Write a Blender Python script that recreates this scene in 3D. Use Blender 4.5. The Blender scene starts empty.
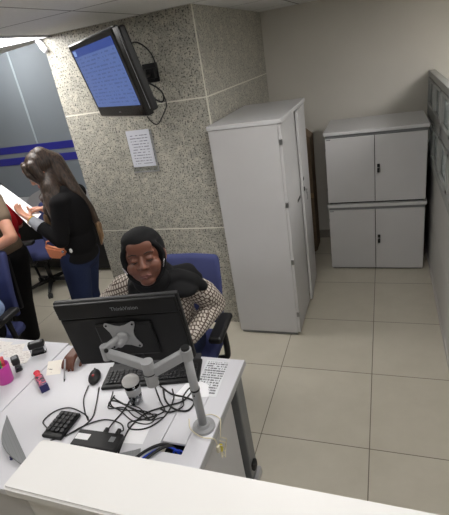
import bpy, bmesh, math, random
from mathutils import Vector, Matrix, Euler
random.seed(7)
S = bpy.context.scene
COL = S.collection
PI = math.pi
R = math.radians

# ------------------------------------------------------------------ camera, world, lights, exposure
def look_rows(y, p, r):
    fwd = Vector((math.sin(y)*math.cos(p), math.cos(y)*math.cos(p), -math.sin(p)))
    rt = Vector((math.cos(y), -math.sin(y), 0)); up = rt.cross(fwd)
    r2 = rt*math.cos(r)+up*math.sin(r); u2 = -rt*math.sin(r)+up*math.cos(r)
    return r2, u2, fwd
cd = bpy.data.cameras.new('camera'); cam = bpy.data.objects.new('camera', cd); COL.objects.link(cam)
r2, u2, fw = look_rows(-.3898, .4313, -.1724)
cam.matrix_world = Matrix(((r2.x, u2.x, -fw.x, 0), (r2.y, u2.y, -fw.y, 0), (r2.z, u2.z, -fw.z, 2.03), (0, 0, 0, 1)))
cd.sensor_fit = 'HORIZONTAL'; cd.sensor_width = 36; cd.lens = 36*433.06/449; cd.clip_start = .02
S.camera = cam
w = bpy.data.worlds.new('world'); S.world = w; w.use_nodes = True
w.node_tree.nodes['Background'].inputs[0].default_value = (1, 1, 1, 1)
w.node_tree.nodes['Background'].inputs[1].default_value = .25
S.view_settings.view_transform = 'Standard'; S.view_settings.look = 'None'
S.view_settings.gamma = 1; S.view_settings.use_curve_mapping = False
S.view_settings.exposure = .38
# ceiling panels of the room: (x, y, z, size_x, size_y, strength)
LIGHTS = [(-2.53, 2.48, 2.345, .70, .70, 13.0), (-1.81, .32, 2.345, .70, .70, 5.5), (-.37, .32, 2.345, .70, .70, 2.6),
          (1.35, 2.9, 2.345, .70, .70, 20.0), (-3.9, 3.85, 2.62, .6, .6, 13.0), (-3.9, .32, 2.345, .70, .70, 9.0), (1.07, .32, 2.345, .70, .70, 9.0), (-.37, 1.76, 2.345, .70, .70, 8.0)]

# ------------------------------------------------------------------ materials
def lin(c):
    return tuple(((v/255)/12.92 if v/255 <= .04045 else ((v/255+.055)/1.055)**2.4) for v in c)+(1,)
class NT:
    def __init__(s, name):
        s.m = bpy.data.materials.new(name); s.m.use_nodes = True; s.t = s.m.node_tree; s.b = s.t.nodes['Principled BSDF']
    def n(s, kind, **kw):
        o = s.t.nodes.new(kind)
        for k, v in kw.items(): setattr(o, k, v)
        return o
    def l(s, a, b): s.t.links.new(a, b)
    def coord(s, out='Object', scale=(1, 1, 1), rot=(0, 0, 0), loc=(0, 0, 0)):
        c = s.n('ShaderNodeTexCoord'); m = s.n('ShaderNodeMapping')
        m.inputs['Scale'].default_value = scale; m.inputs['Rotation'].default_value = rot; m.inputs['Location'].default_value = loc
        s.l(c.outputs[out], m.inputs[0]); return m.outputs[0]
    def math(s, op, a, b=None, c=None):
        o = s.n('ShaderNodeMath', operation=op)
        for i, v in enumerate((a, b, c)):
            if v is None: continue
            if isinstance(v, (int, float)): o.inputs[i].default_value = v
            else: s.l(v, o.inputs[i])
        return o.outputs[0]
    def mix(s, f, a, b):
        o = s.n('ShaderNodeMix', data_type='RGBA')
        for i, v in ((0, f), (6, a), (7, b)):
            if isinstance(v, (int, float, tuple)): o.inputs[i].default_value = v
            else: s.l(v, o.inputs[i])
        return o.outputs[2]
    def noise(s, vec, scale, detail=3, rough=.5):
        o = s.n('ShaderNodeTexNoise'); o.inputs['Scale'].default_value = scale; o.inputs['Detail'].default_value = detail
        o.inputs['Roughness'].default_value = rough; s.l(vec, o.inputs['Vector']); return o.outputs['Fac']
    def ramp(s, f, stops):
        o = s.n('ShaderNodeValToRGB'); e = o.color_ramp.elements
        while len(e) < len(stops): e.new(.5)
        for i, (p, c) in enumerate(stops): e[i].position = p; e[i].color = c
        s.l(f, o.inputs[0]); return o.outputs[0]
    def bump(s, h, dist, strength=1):
        o = s.n('ShaderNodeBump'); o.inputs['Distance'].default_value = dist; o.inputs['Strength'].default_value = strength
        s.l(h, o.inputs['Height']); s.l(o.outputs[0], s.b.inputs['Normal'])
MC = {}
def plain(name, c, rough=.5, metal=0, var=.04, spec=.5, nscale=30, bump=0):
    if name in MC: return MC[name]
    t = NT(name); v = t.coord(); n = t.noise(v, nscale)
    a = lin(c); d = tuple(x*(1-var*2) for x in a[:3])+(1,)
    t.l(t.mix(n, d, a), t.b.inputs['Base Color']); t.b.inputs['Roughness'].default_value = rough
    t.b.inputs['Metallic'].default_value = metal; t.b.inputs['Specular IOR Level'].default_value = spec
    if bump: t.bump(n, bump)
    MC[name] = t.m; return t.m
def emit(name, c, s):
    t = NT(name); t.b.inputs['Base Color'].default_value = (0, 0, 0, 1)
    t.b.inputs['Emission Color'].default_value = lin(c); t.b.inputs['Emission Strength'].default_value = s; return t.m
def clear(name, c=(255, 255, 255), rough=.05, ior=1.45, tr=1.0):
    t = NT(name); t.b.inputs['Base Color'].default_value = lin(c); t.b.inputs['Roughness'].default_value = rough
    t.b.inputs['Transmission Weight'].default_value = tr; t.b.inputs['IOR'].default_value = ior; return t.m
def printed(name, bg, ink, rows, scale_x, axes=('X', 'Z'), lo=(.12, .08), hi=(.88, .92), dens=.5, fill=.35, rough=.5, emission=0, header=None):
    """rows of unreadable small print on a flat thing, laid out in the thing's own generated coordinates"""
    t = NT(name); c = t.n('ShaderNodeTexCoord'); s = t.n('ShaderNodeSeparateXYZ'); t.l(c.outputs['Generated'], s.inputs[0])
    u, v = s.outputs[axes[0]], s.outputs[axes[1]]
    rv = t.math('MULTIPLY', v, rows); row = t.math('FLOOR', rv); fr = t.math('SUBTRACT', rv, row)
    line = t.math('LESS_THAN', fr, fill)
    cx = t.n('ShaderNodeCombineXYZ'); t.l(t.math('MULTIPLY', u, scale_x), cx.inputs[0]); t.l(t.math('MULTIPLY', row, 3.7), cx.inputs[1])
    nz = t.noise(cx.outputs[0], 1.0, 2)
    ok = t.math('MULTIPLY', line, t.math('GREATER_THAN', nz, 1-dens))
    for a, b, op in ((u, lo[0], 'GREATER_THAN'), (u, hi[0], 'LESS_THAN'), (v, lo[1], 'GREATER_THAN'), (v, hi[1], 'LESS_THAN')):
        ok = t.math('MULTIPLY', ok, t.math(op, a, b))
    col = t.mix(ok, lin(bg), lin(ink))
    if header:
        h = t.math('GREATER_THAN', v, header[0]); col = t.mix(h, col, lin(header[1]))
    if emission:
        t.b.inputs['Base Color'].default_value = (.01, .01, .02, 1); t.l(col, t.b.inputs['Emission Color']); t.b.inputs['Emission Strength'].default_value = emission
        t.b.inputs['Roughness'].default_value = .25
    else:
        t.l(col, t.b.inputs['Base Color']); t.b.inputs['Roughness'].default_value = rough
    return t.m

def mat_floor():
    t = NT('porcelain_tile'); T = .605
    c = t.n('ShaderNodeTexCoord'); s = t.n('ShaderNodeSeparateXYZ'); t.l(c.outputs['Object'], s.inputs[0])
    m = None
    ids = []
    for ax, off in (('X', -.075), ('Y', 1.749)):
        q = t.math('DIVIDE', t.math('SUBTRACT', s.outputs[ax], off), T)
        f = t.math('SUBTRACT', q, t.math('FLOOR', q)); ids.append(t.math('FLOOR', q))
        d = t.math('MINIMUM', f, t.math('SUBTRACT', 1, f)); g = t.math('LESS_THAN', d, .0042)
        m = g if m is None else t.math('MAXIMUM', m, g)
    cx = t.n('ShaderNodeCombineXYZ'); t.l(ids[0], cx.inputs[0]); t.l(ids[1], cx.inputs[1])
    wn = t.n('ShaderNodeTexWhiteNoise'); t.l(cx.outputs[0], wn.inputs[0])
    n = t.noise(c.outputs['Object'], 5, 6, .65)
    base = t.mix(n, lin((184, 178, 163)), lin((206, 200, 186)))
    base = t.mix(t.math('MULTIPLY', wn.outputs[0], .3), base, lin((178, 172, 156)))
    t.l(t.mix(m, base, lin((116, 108, 95))), t.b.inputs['Base Color'])
    t.b.inputs['Roughness'].default_value = .33
    t.bump(t.math('SUBTRACT', 1, m), .001)
    return t.m
def mat_granite():
    t = NT('speckled_granite'); v = t.coord()
    n0 = t.noise(v, 3, 3); n1 = t.noise(v, 80, 3, .6); n2 = t.noise(v, 130, 2, .6); n3 = t.noise(v, 24, 4, .7)
    base = t.mix(n0, lin((152, 150, 142)), lin((184, 181, 170)))
    base = t.mix(t.ramp(n3, [(.42, (0, 0, 0, 1)), (.7, (1, 1, 1, 1))]), base, lin((204, 200, 186)))
    base = t.mix(t.ramp(n1, [(.38, (1, 1, 1, 1)), (.46, (0, 0, 0, 1))]), base, lin((72, 74, 74)))
    base = t.mix(t.ramp(n2, [(.33, (.8, .8, .8, 1)), (.42, (0, 0, 0, 1))]), base, lin((88, 88, 84)))
    vo = t.n('ShaderNodeTexVoronoi'); vo.inputs['Scale'].default_value = 48; t.l(v, vo.inputs['Vector'])
    base = t.mix(t.ramp(vo.outputs['Distance'], [(.08, (.7, .7, .7, 1)), (.17, (0, 0, 0, 1))]), base, lin((66, 68, 70)))
    t.l(base, t.b.inputs['Base Color']); t.b.inputs['Roughness'].default_value = .38
    return t.m
def mat_ceiling():
    t = NT('ceiling_tiles'); c = t.n('ShaderNodeTexCoord'); s = t.n('ShaderNodeSeparateXYZ'); t.l(c.outputs['Object'], s.inputs[0]); m = None
    for ax, off in (('X', -1.45), ('Y', 2.12)):
        q = t.math('DIVIDE', t.math('SUBTRACT', s.outputs[ax], off), .72); f = t.math('SUBTRACT', q, t.math('FLOOR', q))
        g = t.math('LESS_THAN', t.math('MINIMUM', f, t.math('SUBTRACT', 1, f)), .008)
        m = g if m is None else t.math('MAXIMUM', m, g)
    n = t.noise(c.outputs['Object'], 60, 4)
    base = t.mix(n, lin((220, 220, 218)), lin((236, 236, 234)))
    t.l(t.mix(m, base, lin((120, 118, 114))), t.b.inputs['Base Color']); t.b.inputs['Roughness'].default_value = .85
    t.bump(t.math('SUBTRACT', 1, m), .002); return t.m
def mat_blouse():
    t = NT('lattice_print_fabric'); c = t.n('ShaderNodeTexCoord'); s = t.n('ShaderNodeSeparateXYZ'); t.l(c.outputs['Object'], s.inputs[0])
    n = t.n('ShaderNodeSeparateXYZ'); t.l(c.outputs['Normal'], n.inputs[0])
    ax, ay, az = (t.math('ABSOLUTE', n.outputs[k]) for k in range(3))
    isx = t.math('GREATER_THAN', ax, ay); side = t.math('ADD', t.math('MULTIPLY', isx, s.outputs[1]), t.math('MULTIPLY', t.math('SUBTRACT', 1, isx), s.outputs[0]))
    isz = t.math('GREATER_THAN', az, .72); v = t.math('ADD', t.math('MULTIPLY', isz, s.outputs[1]), t.math('MULTIPLY', t.math('SUBTRACT', 1, isz), s.outputs[2]))
    u = t.math('ADD', t.math('MULTIPLY', isz, s.outputs[0]), t.math('MULTIPLY', t.math('SUBTRACT', 1, isz), side))
    u2 = t.math('ADD', u, t.math('MULTIPLY', v, .35)); v2 = t.math('SUBTRACT', v, t.math('MULTIPLY', u, .35))
    r = t.math('DIVIDE', v2, .026); ri = t.math('FLOOR', r); rf = t.math('SUBTRACT', r, ri)
    q = t.math('ADD', t.math('DIVIDE', u2, .019), t.math('MULTIPLY', ri, .5)); qf = t.math('SUBTRACT', q, t.math('FLOOR', q))
    a = t.math('LESS_THAN', t.math('ABSOLUTE', t.math('SUBTRACT', rf, .5)), .36)
    b = t.math('LESS_THAN', t.math('ABSOLUTE', t.math('SUBTRACT', qf, .5)), .33)
    t.l(t.mix(t.math('MULTIPLY', a, b), lin((84, 70, 62)), lin((190, 182, 172))), t.b.inputs['Base Color'])
    t.b.inputs['Roughness'].default_value = .85; return t.m
def mat_hair(name, a, b):
    t = NT(name); v = t.coord(scale=(60, 60, 4)); n = t.noise(v, 1.6, 3)
    t.l(t.mix(t.ramp(n, [(.35, (0, 0, 0, 1)), (.7, (1, 1, 1, 1))]), lin(a), lin(b)), t.b.inputs['Base Color']); t.b.inputs['Roughness'].default_value = .42
    t.bump(n, .004); return t.m
def mat_fabric(name, a, scale=400, rough=.9):
    t = NT(name); v = t.coord(); n = t.noise(v, scale, 2); k = t.noise(v, 9, 3)
    A = lin(a); D = tuple(x*.72 for x in A[:3])+(1,)
    t.l(t.mix(t.mix(.4, n, k), D, A), t.b.inputs['Base Color']); t.b.inputs['Roughness'].default_value = rough; t.b.inputs['Sheen Weight'].default_value = 0; t.b.inputs['Specular IOR Level'].default_value = .25
    t.bump(n, .0006); return t.m
def mat_skin(name, c):
    t = NT(name); v = t.coord(); n = t.noise(v, 26, 3); A = lin(c); D = tuple(x*y for x, y in zip(A[:3], (.8, .74, .7)))+(1,)
    t.l(t.mix(n, D, A), t.b.inputs['Base Color']); t.b.inputs['Roughness'].default_value = .45
    t.b.inputs['Subsurface Weight'].default_value = .08; t.b.inputs['Subsurface Scale'].default_value = .01; return t.m
def mat_cardboard():
    t = NT('cardboard'); v = t.coord(scale=(1, 1, 4)); n = t.noise(v, 6, 5, .7)
    t.l(t.mix(n, lin((96, 80, 64)), lin((134, 114, 92))), t.b.inputs['Base Color']); t.b.inputs['Roughness'].default_value = .8; return t.m

M = dict(
    floor=mat_floor(), granite=mat_granite(), ceiling=mat_ceiling(), blouse=mat_blouse(), card=mat_cardboard(),
    wall=plain('painted_plaster', (208, 204, 196), .8, nscale=4), grout=plain('white_grout', (232, 229, 218), .8),
    bluewall=plain('grey_laminate_wall', (128, 136, 144), .6, nscale=3), stripe=plain('blue_stripe', (38, 40, 142), .5), seam=plain('pale_seam', (170, 182, 190), .5),
    cab=plain('light_grey_laminate', (199, 198, 199), .45, nscale=5), cabtop=plain('grey_laminate_top', (204, 204, 206), .4, nscale=5), gap=plain('dark_recess', (40, 38, 36), .8),
    white=plain('white_laminate', (212, 212, 218), .38, var=.015, nscale=5), counter=plain('white_counter', (228, 227, 226), .42, var=.01, nscale=4),
    part=plain('partition_frame_grey', (160, 161, 158), .5), partw=plain('partition_panel_white', (196, 194, 190), .5), pane=clear('partition_glass', (205, 212, 214), .25, tr=.55),
    lgrey=plain('light_grey_metal', (170, 171, 174), .4, .15), arm=plain('silver_grey_paint', (158, 159, 161), .38, .1), leg=plain('desk_leg_grey', (122, 124, 126), .45, .2),
    chrome=plain('chrome', (200, 200, 205), .2, 1), steel=plain('brushed_steel', (150, 150, 150), .35, .9), gold=plain('gold_metal', (210, 170, 60), .3, .9),
    black=plain('black_plastic', (19, 19, 21), .48, spec=.4), gloss=plain('glossy_black', (14, 14, 17), .18), dark=plain('dark_grey_plastic', (52, 52, 55), .6), key=plain('key_black', (30, 30, 33), .5),
    letter=plain('grey_lettering', (120, 122, 126), .5), cable=plain('black_cable', (26, 26, 28), .55), bluec=plain('blue_cable', (30, 66, 190), .5), cream=plain('cream_cable', (222, 214, 190), .5), yellowc=plain('yellow_plug', (214, 200, 60), .5),
    bluefab=mat_fabric('blue_upholstery', (68, 74, 118)), jeans=mat_fabric('blue_denim', (40, 50, 82)), blackfab=mat_fabric('black_cloth', (17, 16, 18)), scarf=mat_fabric('black_scarf_cloth', (15, 15, 17), 300, .8),
    taupe=mat_fabric('taupe_patterned_cloth', (120, 104, 88), 60), shirt=mat_fabric('light_blue_shirt', (150, 172, 214)), red=mat_fabric('red_cloth', (190, 22, 30)), greycuff=mat_fabric('grey_cuff_cloth', (170, 172, 180)), whitefab=mat_fabric('white_cloth', (214, 208, 200)),
    skin_dark=mat_skin('brown_skin', (112, 70, 54)), skin_light=mat_skin('light_skin', (206, 152, 128)), lips=plain('muted_lips', (98, 54, 48), .4), brow=plain('dark_brow', (34, 22, 18), .8),
    eye=plain('eye_dark', (22, 14, 12), .3), hair=mat_hair('long_brown_hair', (34, 24, 20), (78, 60, 46)), hairtip=mat_hair('light_brown_hair', (96, 70, 48), (158, 128, 92)), dhair=mat_hair('dark_hair', (22, 14, 12), (52, 36, 28)),
    paper=plain('white_paper', (246, 246, 250), .7, var=.01), note=plain('cream_note_paper', (238, 230, 208), .7, var=.01), orange=plain('orange_leather', (232, 146, 104), .55, var=.02),
    pink=plain('pink_plastic', (206, 70, 168), .35), penb=plain('pen_blue', (30, 50, 190), .4), peng=plain('pen_green', (110, 210, 90), .4), penr=plain('pen_coral', (226, 84, 96), .4),
    red_p=plain('red_plastic', (222, 44, 66), .35), perf=plain('grey_perforated', (142, 144, 146), .5), foam=plain('ink', (60, 60, 66), .7),
    clearp=clear('clear_plastic', (245, 248, 250), .04, 1.3), redlight=plain('mouse_red_mark', (150, 20, 26), .4), pin=plain('pin_blue', (24, 22, 90), .3), skirt=plain('skirting', (150, 146, 138), .5),
)
# ------------------------------------------------------------------ mesh helpers
def sm(bm, on=True):
    for f in bm.faces: f.smooth = on
def obj(name, bm, mat, parent=None, smooth=False):
    me = bpy.data.meshes.new(name); 
    if smooth: sm(bm)
    bm.to_mesh(me); bm.free(); o = bpy.data.objects.new(name, me); COL.objects.link(o)
    if mat: me.materials.append(mat)
    if parent: o.parent = parent
    return o
def tag(o, label=None, cat=None, group=None, kind=None):
    for k, v in (('label', label), ('category', cat), ('group', group), ('kind', kind)):
        if v: o[k] = v
    return o
def thing(name, loc=(0, 0, 0), label=None, cat=None, group=None, rz=0, mw=None):
    o = bpy.data.objects.new(name, None); COL.objects.link(o); o.empty_display_size = .05
    if mw is not None: o.matrix_world = mw
    else: o.location = loc; o.rotation_euler = (0, 0, rz)
    return tag(o, label, cat, group)
def box(bm, a, b, bev=0, mat=None, seg=2):
    g = bmesh.ops.create_cube(bm, size=1); vs = g['verts']
    for v in vs:
        v.co = Vector([(a[i]+b[i])/2+v.co[i]*(b[i]-a[i]) for i in range(3)])
    if bev:
        es = list({e for v in vs for e in v.link_edges}); r = bmesh.ops.bevel(bm, geom=es, offset=bev, segments=seg, affect='EDGES', profile=.5)
        vs = list({v for f in r['faces'] for v in f.verts} | {v for v in vs if v.is_valid})
    if mat is not None: bmesh.ops.transform(bm, matrix=mat, verts=vs)
    return vs
def bx(name, a, b, mat, parent=None, bev=0, mtx=None, seg=2):
    bm = bmesh.new(); box(bm, a, b, bev, mtx, seg); return obj(name, bm, mat, parent)
def tube(bm, p0, p1, r0, r1=None, n=16, caps=True):
    p0, p1 = Vector(p0), Vector(p1); d = p1-p0; r1 = r0 if r1 is None else r1
    m = Matrix.Translation((p0+p1)/2) @ d.to_track_quat('Z', 'Y').to_matrix().to_4x4()
    return bmesh.ops.create_cone(bm, cap_ends=caps, segments=n, radius1=r0, radius2=r1, depth=d.length, matrix=m)['verts']
def tb(name, p0, p1, r, mat, parent=None, r1=None, n=20):
    bm = bmesh.new(); tube(bm, p0, p1, r, r1, n)
    for f in bm.faces: f.smooth = len(f.verts) == 4
    return obj(name, bm, mat, parent)
def prism(bm, pts, z0, z1, mtx=None):
    """pts: outline (x, y) -> solid between z0 and z1"""
    lo = [bm.verts.new((x, y, z0)) for x, y in pts]; hi = [bm.verts.new((x, y, z1)) for x, y in pts]; n = len(pts)
    bm.faces.new(list(reversed(lo))); bm.faces.new(hi)
    for i in range(n): bm.faces.new((lo[i], lo[(i+1) % n], hi[(i+1) % n], hi[i]))
    if mtx is not None: bmesh.ops.transform(bm, matrix=mtx, verts=lo+hi)
    bmesh.ops.recalc_face_normals(bm, faces=bm.faces)
def lathe(bm, prof, n=24, mtx=None, closed=True):
    rings = []
    for r, z in prof: rings.append([bm.verts.new((r*math.cos(2*PI*i/n), r*math.sin(2*PI*i/n), z)) for i in range(n)])
    for a, b in zip(rings, rings[1:]):
        for i in range(n): bm.faces.new((a[i], a[(i+1) % n], b[(i+1) % n], b[i]))
    if closed: bm.faces.new(list(reversed(rings[0]))); bm.faces.new(rings[-1])
    if mtx is not None: bmesh.ops.transform(bm, matrix=mtx, verts=[v for r in rings for v in r])
    bmesh.ops.recalc_face_normals(bm, faces=bm.faces)
def catmull(pts, n=8):
    P = [Vector(p) for p in pts]; P = [P[0]*2-P[1]]+P+[P[-1]*2-P[-2]]; out = []
    for i in range(1, len(P)-2):
        for k in range(n):
            t = k/n; a, b, c, d = P[i-1:i+3]
            out.append(.5*((2*b)+(c-a)*t+(2*a-5*b+4*c-d)*t*t+(3*b-a-3*c+d)*t**3))
    out.append(P[-2]); return out
def sweep(bm, pts, r, n=8):
    fr = None; rings = []
    for i, p in enumerate(pts):
        d = (pts[min(i+1, len(pts)-1)]-pts[max(i-1, 0)])
        if d.length < 1e-6: d = Vector((0, 0, 1))
        d.normalize()
        if fr is None: fr = d.orthogonal().normalized()
        fr = (fr-d*fr.dot(d)); fr = fr.normalized() if fr.length > 1e-6 else d.orthogonal().normalized()
        o = d.cross(fr); rr = r[i] if isinstance(r, list) else r
        rings.append([bm.verts.new(p+(fr*math.cos(2*PI*k/n)+o*math.sin(2*PI*k/n))*rr) for k in range(n)])
    for a, b in zip(rings, rings[1:]):
        for k in range(n): bm.faces.new((a[k], a[(k+1) % n], b[(k+1) % n], b[k]))
    bm.faces.new(list(reversed(rings[0]))); bm.faces.new(rings[-1])
def cable(name, pts, r, mat, parent=None, n=8):
    bm = bmesh.new(); sweep(bm, catmull(pts, n), r); return obj(name, bm, mat, parent, True)
# organic surfaces: closed ellipsoids and tapering limbs grown together into ONE continuous skin
def E(c, r, rot=(0, 0, 0)): return ('e', c, r, rot)
def Cc(pts, rs): return ('c', pts, rs)
def blob(name, prims, mat, parent=None, vox=.006, smooth=5, mtx=None, cut=None):
    bm = bmesh.new()
    for p in prims:
        if p[0] == 'e':
            m = Matrix.Translation(p[1]) @ Euler([R(a) for a in p[3]]).to_matrix().to_4x4() @ Matrix.Diagonal((*p[2], 1))
            if len(p) > 4: m = p[4] @ m
            bmesh.ops.create_icosphere(bm, subdivisions=4, radius=1, matrix=m)
        else:
            P = [Vector(q) for q in p[1]]; mm = p[2+1] if len(p) > 3 else Matrix()
            P = [mm @ q for q in P]
            for q, r in zip(P, p[2]): bmesh.ops.create_icosphere(bm, subdivisions=3, radius=r, matrix=Matrix.Translation(q))
            for a, b, ra, rb in zip(P, P[1:], p[2], p[2][1:]):
                if (b-a).length > 1e-4: tube(bm, a, b, ra, rb, 24)
    if mtx is not None: bmesh.ops.transform(bm, matrix=mtx, verts=bm.verts)
    tmp = obj('tmp', bm, None)
    md = tmp.modifiers.new('r', 'REMESH'); md.mode = 'VOXEL'; md.voxel_size = vox; md.use_smooth_shade = True
    ms = tmp.modifiers.new('s', 'SMOOTH'); ms.factor = .5; ms.iterations = smooth
    dg = bpy.context.evaluated_depsgraph_get(); dg.update()
    me = bpy.data.meshes.new_from_object(tmp.evaluated_get(dg)); me.name = name
    old = tmp.data; bpy.data.objects.remove(tmp); bpy.data.meshes.remove(old)
    me.materials.clear(); me.materials.append(mat)
    me.polygons.foreach_set('use_smooth', [True]*len(me.polygons))
    o = bpy.data.objects.new(name, me); COL.objects.link(o)
    if parent: o.parent = parent
    return o
def hand_prims(wrist, direction, palm_normal, size=1.0, curl=.5, side=1, spread=1.0):
    """palm, four fingers of unequal length bent at the knuckles, and a thumb leaving the palm's side"""
    d = Vector(direction).normalized(); n = Vector(palm_normal); n = (n-d*n.dot(d)).normalized(); s = d.cross(n)*side; W = Vector(wrist); k = size
    out = []
    for t in (-.6, -.2, .2, .6): out.append(Cc([W+d*.01*k+s*t*.03*k, W+d*.085*k+s*t*.042*k], [.015*k, .0135*k]))
    for i, (t, L) in enumerate(((-1, .062), (-.35, .075), (.32, .08), (1, .07))):
        b = W+d*.085*k+s*t*.029*k; dd = (d+s*t*.10*spread).normalized(); pts = [b]; a = 0
        for seg in (.45, .32, .26):
            a += curl*.75; pts.append(pts[-1]+(dd*math.cos(a)+n*math.sin(a))*L*k*seg)
        out.append(Cc(pts, [.0105*k, .0098*k, .009*k, .0078*k]))
    b = W+d*.022*k+s*.028*k; pts = [b, b+(d*.6+s*.75+n*.25)*.034*k, b+(d*.95+s*.75+n*.5)*.05*k, b+(d*1.45+s*.7+n*.65)*.055*k]
    out.append(Cc(pts, [.0145*k, .012*k, .011*k, .0088*k])); return out
def head_prims(m, wide=1.0):
    a = lambda c, r, rot=(0, 0, 0): ('e', c, r, rot, m)
    c = lambda p, r: ('c', p, r, m)
    P = [a((0, .01, .028), (.076*wide, .094, .098)), a((0, -.03, -.035), (.064*wide, .062, .078)), a((0, -.062, -.096), (.03*wide, .022, .022)),
         a((.036*wide, -.062, -.03), (.032, .026, .034)), a((-.036*wide, -.062, -.03), (.032, .026, .034)), a((0, -.07, .06), (.05*wide, .022, .04)),
         c([(0, -.080, .022), (0, -.094, -.002), (0, -.104, -.022)], [.008, .0105, .014]), a((.013, -.094, -.026), (.011, .012, .009)), a((-.013, -.094, -.026), (.011, .012, .009)),
         a((0, -.084, -.062), (.024, .013, .013)), c([(-.045*wide, -.070, .031), (-.02, -.081, .034), (.02, -.081, .034), (.045*wide, -.070, .031)], [.009]*4)]
    for s in (-1, 1):
        P += [a((s*.031, -.076, .008), (.0175, .0135, .012)), a((s*.08*wide, .004, -.005), (.009, .019, .03))]
    return P
def face_parts(root, m, eye_mat, lip_mat, brow_mat, wide=1.0, brow_r=.0032, vox=.0016):
    c = lambda p, r: ('c', p, r, m)
    for s in (-1, 1):
        tag(blob('eyelashes', [c([(s*.018, -.0885, .0015), (s*.031, -.0905, -.0015), (s*.045, -.085, .002)], [.0022, .0032, .0022])], eye_mat, root, vox, 1))
        tag(blob('eyebrow', [c([(s*.016, -.0895, .032), (s*.032, -.0875, .0375), (s*.05*wide, -.077, .032)], [brow_r*.6, brow_r*.75, brow_r*.4])], brow_mat, root, vox, 1))
    blob('lips', [c([(-.024, -.0915, -.064), (-.010, -.098, -.060), (0, -.0975, -.0615), (.010, -.098, -.060), (.024, -.0915, -.064)], [.002, .0045, .004, .0045, .002]),
                  c([(-.020, -.092, -.0665), (0, -.0985, -.071), (.020, -.092, -.0665)], [.003, .0062, .003])], lip_mat, root, vox, 1)
def frame(loc, yaw, pitch=0, roll=0):
    """head frame: face looks along -Y, yaw about Z, pitch>0 nods down"""
    return Matrix.Translation(loc) @ Matrix.Rotation(yaw, 4, 'Z') @ Matrix.Rotation(roll, 4, 'Y') @ Matrix.Rotation(pitch, 4, 'X')

# ------------------------------------------------------------------ setting
def struct(name, bm, mat, smooth=False): return tag(obj(name, bm, mat, None, smooth), kind='structure')
def sbox(name, a, b, mat, bev=0): return tag(bx(name, a, b, mat, None, bev), kind='structure')
ZC = 2.345
sbox('floor', (-5.6, -2.2, -.1), (2.6, 4.75, 0), M['floor'])
# ceiling: lower field that stops short of the rear left bay, and the higher field over that bay
bm = bmesh.new(); prism(bm, [(-5.6, -2.2), (2.6, -2.2), (2.6, 4.75), (-2.2, 4.75), (-2.2, 2.985), (-3.14, 3.367), (-5.6, 4.36)], ZC, ZC+.08); struct('ceiling', bm, M['ceiling'])
bm = bmesh.new(); prism(bm, [(-5.6, 3.0), (-2.2, 2.9), (-2.2, 4.75), (-5.6, 4.75)], 2.72, 2.8); struct('ceiling_bay', bm, M['ceiling'])
sbox('wall_back', (-2.2, 4.6, 0), (2.6, 4.75, ZC), M['wall'])
sbox('baseboard_back', (-1.09, 4.586, 0), (2.6, 4.6, .09), M['skirt'])
sbox('wall_back_left', (-5.6, 4.45, 0), (-2.24, 4.6, 2.75), M['bluewall'])
for i, (z0, z1) in enumerate(((1.318, 1.405), (1.172, 1.262))): sbox('trim_%d' % (i+1), (-5.5, 4.444, z0), (-2.25, 4.45, z1), M['stripe'])
sbox('trim_3', (-4.055, 4.446, 1.41), (-4.03, 4.45, 2.7), M['seam'])
sbox('wall_left', (-5.7, -2.2, 0), (-5.6, 4.75, 2.8), M['wall'])
sbox('wall_right', (2.6, -2.2, 0), (2.7, 4.75, ZC), M['wall'])
sbox('wall_front', (-5.6, -2.3, 0), (2.6, -2.2, 2.8), M['wall'])
# granite clad column
CX0, CX1, CY = -2.262, -1.100, 2.862
sbox('column_core', (CX0+.002, CY+.0015, 0), (CX1-.0015, 4.6, ZC), M['grout'])
bm = bmesh.new()
for z0, z1 in ((0, .856), (.866, 1.796), (1.806, ZC)):
    box(bm, (CX0, CY, z0), (CX1-.010, CY+.02, z1)); box(bm, (CX1-.02, CY+.004, z0), (CX1, 4.598, z1)); box(bm, (CX0, CY+.021, z0), (CX0+.02, 4.44, z1))
struct('column', bm, M['granite'])

# ceiling light panels
for i, (x, y, z, sx, sy, st) in enumerate(LIGHTS):
    lab = ['white square ceiling light panel beside the granite column', 'ceiling light panel above the desks', 'ceiling light panel above the white counter', 'ceiling light panel beyond the grey partition',
           'ceiling light panel in the higher bay over the far desk', 'ceiling light panel at the far side over the desk row', 'ceiling light panel over the end of the counter', 'ceiling light panel above the tiled aisle'][i]
    t = thing('ceiling_light', (x, y, z), lab, 'ceiling light', 'ceiling light panels')
    zz = .36 if z > 2.5 else 0
    bm = bmesh.new(); h = sx/2+.01; k = sy/2+.01
    for a, b in (((-h, -k), (h, -k+.02)), ((-h, k-.02), (h, k)), ((-h, -k), (-h+.02, k)), ((h-.02, -k), (h, k))): box(bm, (a[0], a[1], -.012), (b[0], b[1], .02))
    obj('frame', bm, M['white'], t)
    bx('diffuser', (-sx/2+.01, -sy/2+.01, -.006), (sx/2-.01, sy/2-.01, .004), emit('lit_diffuser_%d' % i, (255, 252, 248), st), t)
    if z > 2.5:
        for sx_ in (-.2, .2): tb('hanger', (sx_, 0, .02), (sx_, 0, .1), .004, M['steel'], t)

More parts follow.
